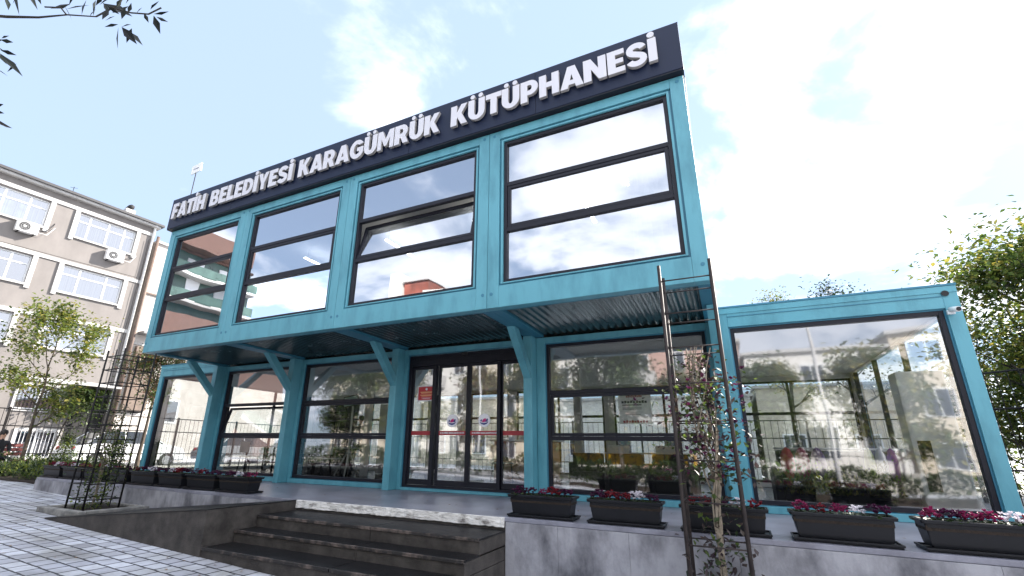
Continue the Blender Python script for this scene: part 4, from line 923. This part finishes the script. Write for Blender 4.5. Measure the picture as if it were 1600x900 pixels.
# climber above the dark passage
random.seed(4); t = thing('wall_creeper', b2w(.5, -1.6, 2.6), 'dark green creeper hanging beside the dark passage of the beige block', 'creeper'); m = MB()
m.tube([b2w(.15, -2.1, -.2), b2w(.2, -1.9, 1.5), b2w(.3, -1.5, 3.2)], .04, BARKD, 6); m.add('stem', t); m = MB()
for k in range(1500):
    c = Vector(b2w(random.uniform(.1, .9), random.gauss(-1.35, .45), 3.5-abs(random.gauss(0, .75)))); m.leaf(c, Vector((random.uniform(-1, 1), random.uniform(-1, 1), random.uniform(-1, .3))), Vector((0, 0, 1)), .17, .10, random.choice([LG_DARK, LG_MID]))
m.add('foliage', t, recalc=False)
# small sign on a mast at the left end of the roof
t = thing('roof_sign', (.14, .16, ZT), 'small white sign on a thin dark mast above the left roof corner', 'sign')
m = MB(); m.tube([(.14, .16, ZT+.05), (.14, .16, 7.72)], .012, IRON, 6)
m.tube([(.14, .15, 6.6), (.155, .15, 7.6)], .004, IRON, 4); m.add('mast', t)
m = MB(); m.box(-.06, .34, .14, .17, 7.72, 7.98, PVC, .006, rot=Matrix.Rotation(R(-4), 3, 'Y')); pn = m.add('sign_panel', t)
m = MB()
for k in range(9): m.box(.03+.025*k, .03+.025*k+.017, .133, .138, 7.835, 7.835+.03*(1 if k % 3 else .8), mat('grey_ink', (.3, .32, .4), .6))
m.add('lettering', pn)

# ---------------------------------------------------------------- the far side of the square (seen in the glass)
def block(x0, x1, y, h, wallm, label, floors, cols, roofm=None, z0=-.7, depth=9, balc=False, wm=None):
    t = thing('apartment_building', ((x0+x1)/2, y, z0), label, 'building', 'buildings across the square seen in reflection')
    m = MB(); m.box(x0, x1, y-depth, y, z0, h, wallm); m.add('wall', t)
    m = MB(); m.box(x0-.2, x1+.2, y-depth-.2, y+.25, h, h+.2, roofm or TRIM, .01); m.add('roof', t)
    cw = (x1-x0)/cols; fh = (h-z0)/floors
    for f in range(floors):
        for c in range(cols):
            a = x0+cw*(c+.25); b_ = x0+cw*(c+.75); zz = z0+fh*f+fh*.32
            m = MB(); m.box(a, b_, y+.002, y+.06, zz, zz+fh*.5, PVC, .005); w = m.add('window', t)
            m = MB(); k = 2
            for q in range(k): m.box(a+.07+(b_-a-.07)/k*q, a+(b_-a-.07)/k*(q+1), y+.061, y+.075, zz+.07, zz+fh*.5-.07, GLDARK)
            m.add('pane', w)
        if balc and f > 0:
            for c in range(0, cols, 2):
                m = MB(); a = x0+cw*(c+.08); b_ = x0+cw*(c+.92); zz = z0+fh*f
                m.box(a, b_, y+.08, y+1.2, zz, zz+.14, TRIM, .01); m.box(a, b_, y+1.16, y+1.2, zz+.15, zz+1.0, balc, .005); m.box(a, a+.03, y+.08, y+1.155, zz+.15, zz+1.0, balc); m.box(b_-.03, b_, y+.08, y+1.155, zz+.15, zz+1.0, balc); m.add('balcony', t)
    return t
GLDARK = mat('dark_pane', (.05, .06, .08), .12)
cream = mat('cream_render', (.60, .54, .44), .85, var=.15, scale=2); pale = mat('white_render', (.66, .65, .62), .85, var=.12, scale=2); pinkr = mat('pink_render', (.50, .33, .28), .85, var=.15, scale=2); grey = mat('grey_render', (.33, .33, .33), .85, var=.15, scale=2); brown = mat('brown_render', (.20, .12, .10), .8, var=.15, scale=2)
teals = mat('green_glass', (.09, .16, .14), .3, var=.5, scale=.6)
BY = -24
block(-40, -30.0, -11, 17.5, teals, 'tall green glazed block with brown overhanging roof reflected in the top left window', 5, 4, balc=TRIM, depth=12, roofm=brown)
m = MB(); m.box(-40.5, -28.6, -22, -9.2, 17.72, 19.6, brown, .02); m.add('attic', bpy.data.objects['apartment_building.002']); m = MB(); m.box(-40.5, -29.0, -24, -10.2, -.7, 11.6, brown, .02); m.add('podium', bpy.data.objects['apartment_building.002'])
for z_ in (12.6, 15.1):
    m = MB(); m.box(-30, -28.7, -23, -11, z_, z_+.2, TRIM, .02); m.box(-28.8, -28.72, -23, -11, z_+.3, z_+1.1, teals); m.add('balcony', bpy.data.objects['apartment_building.002'])
for y_ in (-21, -18, -15, -12.5):
    m = MB(); m.box(-30.0, -29.9, y_, y_+1.4, 13, 17, PVC); m.add('window', bpy.data.objects['apartment_building.002'])
block(-22, -15.2, BY, 9.6, cream, 'cream block with low roof reflected left of the red brick roof house', 3, 3)
b3 = block(-15, -7, BY, 12.3, pale, 'white block carrying a red brick roof house, reflected in the third upper window', 4, 4, balc=TRIM)
m = MB(); m.box(-12.2, -9.6, BY-5, BY-1.6, 12.52, 14.9, BRICKR); m.box(-12.3, -9.5, BY-5.2, BY-1.4, 14.91, 15.05, TRIM); m.box(-13.4, -12.4, BY-4, BY-.9, 12.52, 15.9, pale); m.box(-9.3, -7.6, BY-3, BY-.4, 12.52, 13.5, pale); m.box(-14.8, -13.5, BY-3, BY-.4, 12.52, 13.2, cream); m.add('roof_house', b3)
block(-6.8, .3, BY, 8.6, cream, 'cream three storey house reflected in the left glass door', 3, 3, balc=TRIM)
block(.6, 5.6, BY, 7.6, pale, 'white house with dark windows reflected in the right glass door', 2, 3)
block(5.9, 13.2, BY, 8.0, pinkr, 'pinkish house reflected in the window right of the doors', 3, 3, balc=TRIM)
block(13.5, 21, BY, 7.0, pale, 'low white house reflected in the big right hand pane', 2, 3)
block(21.3, 30, BY, 7.8, cream, 'cream house reflected at the far right of the big pane', 3, 3)
rail_fence([(-14, -17.5), (24, -17.5)], -.7, 1.3, 'iron railing across the square, seen reflected in the ground floor glass', .3)
t = thing('school_bus', (6.4, -18.6, -.1), 'long yellow school bus across the street, reflected in the lowest pane right of the doors', 'bus')
YEL = mat('van_yellow', (.66, .40, .02), .35, coat=.4); m = MB(); m.prism([(2.4, .1), (2.35, 2.0), (2.6, 2.25), (9.0, 2.25), (9.5, 1.35), (10.3, 1.15), (10.4, .1)], 'y', -19.6, -17.9, YEL)
bmesh.ops.bevel(m.b, geom=m.b.edges[:], offset=.06, segments=2, profile=.6, affect='EDGES'); m.add('body', t)
for x in (2.8, 3.9, 5.0, 6.1, 7.2): m = MB(); m.box(x, x+.9, -17.905, -17.88, 1.3, 1.95, GLDARK, .01); m.add('window', t)
m = MB(); m.prism([(8.5, 1.3), (8.5, 1.95), (8.95, 1.95), (9.35, 1.3)], 'y', -17.905, -17.88, GLDARK); m.add('window', t)
m = MB(); m.box(2.5, 10.2, -17.90, -17.885, .78, .84, DARKIN); m.add('side_stripe', t)
for x in (3.6, 9.3): m = MB(); m.tube([(x, -18.1, .22), (x, -17.86, .22)], .40, mat('tyre', (.02, .02, .02), .8), 20); m.add('wheel', t)
# lamp post (reflected in the big pane)
for x, y, lab in ((15.2, -9.5, 'pale lamp post reflected in the big right hand pane'), (1.2, -10.5, 'pale lamp post reflected in the right side panel of the entrance')):
    t = thing('street_lamp', (x, y, gz(x)), lab, 'street lamp'); m = MB(); m.tube([(x, y, gz(x)), (x, y, 1.2), (x, y, 5.6)], [.09, .06, .045], TRIM, 10); m.add('pole', t)
    m = MB(); m.tube([(x, y, 5.5), (x, y, 5.75), (x, y+.9, 5.95)], .035, TRIM, 8); m.box(x-.12, x+.12, y+.7, y+1.3, 5.9, 6.0, TRIM, .02); m.add('lamp_head', t)

# right side background: pink house behind the tree, walls behind the rear railing
block(24, 34, 22, 5.4, pinkr, 'pink walled house glimpsed between the right tree and the corner pillar', 2, 3)
def rearblock(x0, x1, y, h, wm_, label):
    t = thing('row_house', ((x0+x1)/2, y, -.5), label, 'building', 'houses behind the rear railing seen through the glass'); m = MB(); m.box(x0, x1, y, y+8, -.5, h, wm_); m.add('wall', t)
    m = MB(); m.box(x0-.15, x1+.15, y-.2, y+8.2, h, h+.15, TRIM); m.add('roof', t)
    n = int((x1-x0)/2.6)
    for k in range(n):
        for z in (.5, 3.3):
            if z+1.5 > h: continue
            a = x0+(x1-x0)*(k+.3)/n; m = MB(); m.box(a, a+1.1, y-.06, y-.002, z, z+1.4, PVC, .005); w = m.add('window', t); m = MB(); m.box(a+.08, a+1.02, y-.075, y-.061, z+.08, z+1.32, GLDARK); m.add('pane', w)
rearblock(-16, -8.6, 24, 4.6, pale, 'low white house behind the rear railing at the left')
rearblock(-8.3, 1.5, 24, 4.2, cream, 'low cream house behind the rear railing behind the left half of the library')
rearblock(1.8, 13.5, 25, 4.0, pale, 'low pale house behind the rear railing behind the entrance')
rearblock(13.8, 23.5, 25, 4.4, cream, 'low cream house behind the rear railing behind the big right hand pane')

# ---------------------------------------------------------------- inside the library
LAMP = emit('led_tube', (1, .97, .9), 5); LAMP2 = emit('led_strip', (1, .96, .88), 2.2)
def ceil_lamp(x, y, z, rz, label):
    t = thing('pendant_lamp', (x, y, z), label, 'lamp', 'linear ceiling lights upstairs'); m = MB(); m.box(x-.03, x+.03, y-.6, y+.6, z-.03, z, LAMP, .004); m.add('light_bar', t)
    m = MB(); m.tube([(x, y-.5, z), (x, y-.5, ZT-.14)], .004, IRON, 4); m.tube([(x, y+.5, z), (x, y+.5, ZT-.14)], .004, IRON, 4); m.add('cable', t)
for x, y, lab in ((10.05, 2.5, 'glowing linear lamp hanging in the top right upstairs room'), (7.7, 2.5, 'glowing linear lamp in the upstairs room with the opened window'), (5.35, 2.5, 'glowing linear lamp in the second upstairs room from the left'), (2.7, 2.5, 'glowing linear lamp in the leftmost upstairs room')):
    ceil_lamp(x, y, ZT-.42, 0, lab)
for x, y, lab in ((10.92, 1.15, 'front round ceiling spotlight in the top right room'), (10.92, 2.3, 'middle round ceiling spotlight in the top right room'), (10.92, 3.4, 'rear round ceiling spotlight in the top right room')):
    m = MB(); m.tube([(x, y, ZT-.15), (x, y, ZT-.125)], .085, LAMP, 20); tag(m.add('ceiling_spotlight'), lab, 'lamp', 'round ceiling spotlights upstairs')
t = thing('curtain', (11.7, .5, ZB+.3), 'white curtain gathered at the right side of the upper right window', 'curtain')
m = MB(); P = [(11.15+.07*k, .55+.04*(k % 2)) for k in range(10)]
for a, b_ in zip(P, P[1:]): m.quad([(a[0], a[1], ZB+.25), (b_[0], b_[1], ZB+.25), (b_[0], b_[1], ZT-.35), (a[0], a[1], ZT-.35)], WHITE)
m.add('cloth', t)
SOFA = mat('dark_woven', (.035, .035, .04), .6, var=.4, scale=40, bump=.6, bscale=120)
t = thing('sofa', (13.6, 3.2, .03), 'long dark woven sofa behind the big right hand pane', 'sofa')
m = MB(); m.box(12.72, 14.40, 2.75, 3.35, .12, .42, SOFA, .03); m.add('seat', t); m = MB(); m.box(12.72, 14.40, 3.30, 3.48, .425, .86, SOFA, .04); m.add('backrest', t)
m = MB(); m.tube([(12.7, 3.31, .885), (13.4, 3.31, .89), (14.42, 3.31, .885)], .016, WHITE, 6); m.add('piping', t)
for x in (12.60, 14.41): m = MB(); m.box(x, x+.12, 2.75, 3.48, .05, .60, SOFA, .03); m.add('armrest', t)
for k, (c, nme) in enumerate((((.35, .42, .08), 'green'), ((.7, .7, .72), 'pale grey'), ((.34, .07, .42), 'purple'), ((.8, .8, .78), 'white'))):
    m = MB(); m.ball((13.90+.135*k, 3.12, .66), .25, mat('cushion_'+nme, c, .85, var=.1), 2, (.27, .5, 1.0)); tag(m.add('cushion'), nme+' cushion standing at the right end of the dark sofa', 'cushion', 'cushions on the sofa')
for k, (x, c, nme) in enumerate(((12.85, (.45, .02, .06), 'bright red'), (13.05, (.30, .02, .10), 'crimson'), (13.26, (.12, .05, .2), 'dark violet'))):
    m = MB(); m.ball((x, 3.12, .66), .25, mat('cushion_'+nme, c, .85, var=.1), 2, (.4, .5, 1)); tag(m.add('cushion'), nme+' cushion at the left end of the dark sofa', 'cushion', 'cushions on the sofa')
t = thing('floor_air_conditioner', (14.6, 3.4, .03), 'tall white cabinet air conditioner with a dark grille in the right hand room', 'air conditioner')
m = MB(); m.box(14.3, 14.84, 2.6, 2.95, .03, 1.95, PVC, .03); m.add('cabinet', t); m = MB(); m.box(14.36, 14.50, 2.585, 2.599, .35, 1.0, DARKIN); m.add('grille', t)
def chair(x, y, rz, label):
    t = thing('reading_chair', (0, 0, 0), label, 'chair', 'white chairs in the reading room')
    m = MB(); m.box(-.22, .22, -.22, .22, .43, .46, WHITE, .015); m.add('seat', t); m = MB(); m.box(-.21, .21, .19, .215, .55, .88, WHITE, .01); m.add('backrest', t)
    for a in (-1, 1):
        for b_ in (-1, 1): m = MB(); m.tube([(a*.17, b_*.17, .43), (a*.2, b_*.2, 0)], .013, IRON, 6); m.add('leg', t)
    t.location = (x, y, .03); t.rotation_euler = (0, 0, rz)
def table(x, y, label, w=1.4):
    t = thing('reading_table', (x, y, .03), label, 'table', 'tables in the reading room'); m = MB(); m.box(x-w/2, x+w/2, y-.4, y+.4, .75, .78, WHITE, .006); m.add('table_top', t)
    for a in (-1, 1):
        for b_ in (-1, 1): m = MB(); m.box(x+a*(w/2-.08)-.02, x+a*(w/2-.08)+.02, y+b_*.33-.02, y+b_*.33+.02, .03, .748, IRON); m.add('leg', t)
table(1.5, 5.2, 'white table behind the second ground floor window from the left'); table(10.6, 4.6, 'white table behind the glass right of the doors', 1.8); table(-1.3, 5.0, 'white table in the leftmost glass room')
chair(1.2, 4.5, math.pi, 'white chair in front of the table in the second ground floor room'); chair(1.9, 4.5, math.pi, 'white chair right of another at the table in the second room')
chair(10.1, 3.9, math.pi, 'white chair at the left end of the table right of the doors'); chair(11.0, 3.9, math.pi, 'white chair at the right end of the table right of the doors'); chair(-1.3, 4.3, math.pi, 'white chair in the leftmost glass room'); chair(6.9, 5.2, 2.6, 'white chair standing inside behind the left side panel of the entrance')
for x, y, lab in ((9.6, 3.6, 'leftmost dark armchair behind the glass right of the doors'), (10.35, 3.3, 'middle dark armchair behind the glass right of the doors'), (11.1, 3.4, 'rightmost dark armchair behind the glass right of the doors')):
    t = thing('armchair', (x, y, .03), lab, 'armchair', 'dark armchairs right of the doors')
    m = MB(); m.box(x-.3, x+.3, y-.3, y+.3, .1, .42, SOFA, .04); m.add('seat', t); m = MB(); m.box(x-.3, x+.3, y-.36, y-.24, .425, .76, SOFA, .04); m.add('backrest', t)
    for s in (-1, 1): m = MB(); m.box(x+s*.34-.05, x+s*.34+.05, y-.33, y+.3, .06, .58, SOFA, .03); m.add('armrest', t)
t = thing('display_stand', (2.6, 4.7, .03), 'white four legged stand with a small tilted screen behind the third window', 'stand')
cx, cy = 2.3, 4.72
for k in range(4):
    a = .6+k*math.pi/2; m = MB(); m.tube([(cx, cy, .72), (cx+.33*math.cos(a), cy+.33*math.sin(a), .03)], .023, WHITE, 6); m.add('leg', t)
m = MB(); m.tube([(cx, cy, .7), (cx, cy, 1.95)], .026, WHITE, 8); m.add('pole', t)
m = MB(); m.box(cx-.36, cx+.2, cy-.03, cy+.0, 1.93, 2.25, IRON, .008, rot=Matrix.Rotation(R(-8), 3, 'Y')); m.box(cx-.33, cx+.17, cy-.036, cy-.031, 1.96, 2.22, mat('screen_teal', (.35, .5, .5), .2), rot=Matrix.Rotation(R(-8), 3, 'Y')); m.add('screen', t)
person((1.36, 6.2, .03), 'person in dark clothes standing inside behind the third ground floor window', 'stand', R(10))
t = thing('book_cabinet', (3.7, 6.6, .03), 'tall white cabinet inside, right of the standing person', 'cabinet')
m = MB(); m.box(2.35, 2.85, 5.9, 6.3, .05, 2.1, WHITE, .01); m.add('carcass', t)
for x in (2.36, 2.605): m = MB(); m.box(x, x+.235, 5.885, 5.899, .1, 2.06, WHITE, .004); m.add('door', t)
t = thing('reception_desk', (7.6, 5.6, .03), 'pale reception desk with wooden front inside behind the sliding doors', 'desk')
m = MB(); m.box(6.2, 7.9, 6.2, 6.8, .03, 1.02, mat('desk_wood', (.42, .2, .12), .5, var=.2, scale=3), .01); m.add('front', t); m = MB(); m.box(6.1, 8.0, 6.1, 6.9, 1.022, 1.06, WHITE, .006); m.add('desk_top', t)

# dry leaves blown over the paving, terrace and steps
random.seed(77); m = MB(); DRY = leafmat('leaf_dry', (.30, .17, .06), (.14, .07, .03), .1)
for k in range(260):
    x = random.uniform(-3, 9.5); y = random.uniform(-6, -1.85); z = gz(x)+.006
    if random.random() < .25: x = random.uniform(-1, 16); y = random.uniform(.2, 2.0); z = .004
    a = random.uniform(0, 6.28); m.leaf(Vector((x, y, z)), Vector((math.cos(a), math.sin(a), random.uniform(0, .25))), Vector((0, 0, 1)), random.uniform(.03, .06), random.uniform(.02, .04), DRY)
tag(m.add('fallen_leaves', recalc=False), kind='stuff')
m = MB(); P = [b2w(.12, -.3, 12.6-k*.9) for k in range(13)]
m.tube([Vector(p)+Vector((0, random.uniform(-.06, .06), 0)) for p in P], .012, IRON, 4); m.tube([b2w(.1, -15, 10.05), b2w(.12, -8, 9.98), b2w(.1, -.4, 10.1)], .012, IRON, 4)
tag(m.add('facade_cable'), 'thin black cable running along and down the beige block', 'cable')

random.seed(41)
for k, (x, lab) in enumerate(((12.95, 'leftmost leafy potted plant added for reflected greenery behind the big right hand pane'), (13.35, 'middle tall leafy potted plant added for reflected greenery behind the big right hand pane'), (13.85, 'rightmost leafy potted plant added for reflected greenery behind the big right hand pane'))):
    t = thing('filler_plant', (x, 2.52, .03), lab, 'plant', 'potted plants added behind the big pane for reflected greenery')  # added indoors to stand in for greenery mirrored in the pane
    m = MB(); m.tube([(x, 2.52, .03), (x, 2.52, .22)], [.085, .11], PLANT, 16); m.add('pot', t); m = MB()
    for q in range(420):
        c = Vector((x+random.gauss(0, .11), 2.52+random.gauss(0, .06), .24+abs(random.gauss(0, .17)))); m.leaf(c, Vector((random.uniform(-1, 1), random.uniform(-1, 1), random.uniform(0, 1.5))), Vector((0, 0, 1)), .07, .03, random.choice([LG_YEL, LG_MID, LG_YOUNG]))
    m.add('foliage', t, recalc=False)

t = thing('filler_hedge', (6, -9.6, -.6), 'clipped dark hedge added out of view to darken low reflections in the ground floor glass', 'filler_hedge')  # added out of view to cover bright paving in the lower reflections
random.seed(52); m = MB(); m.box(-13, 24, -10.2, -9.6, -.85, -.45, SOIL); m.add('soil', t); m = MB()
for k in range(15000):
    x = random.uniform(-13, 24); h = .95+.12*math.sin(x*2.1)+.08*math.sin(x*5.3)
    c = Vector((x, random.uniform(-10.25, -9.5), gz(x)+h*random.random()**.55)); m.leaf(c, Vector((random.uniform(-1, 1), random.uniform(-.6, 1.2), random.uniform(-.3, 1))), Vector((0, 0, 1)), .17, .10, random.choice([LG_DARK, LG_DARK, LG_MID]))
m.add('foliage', t, recalc=False)
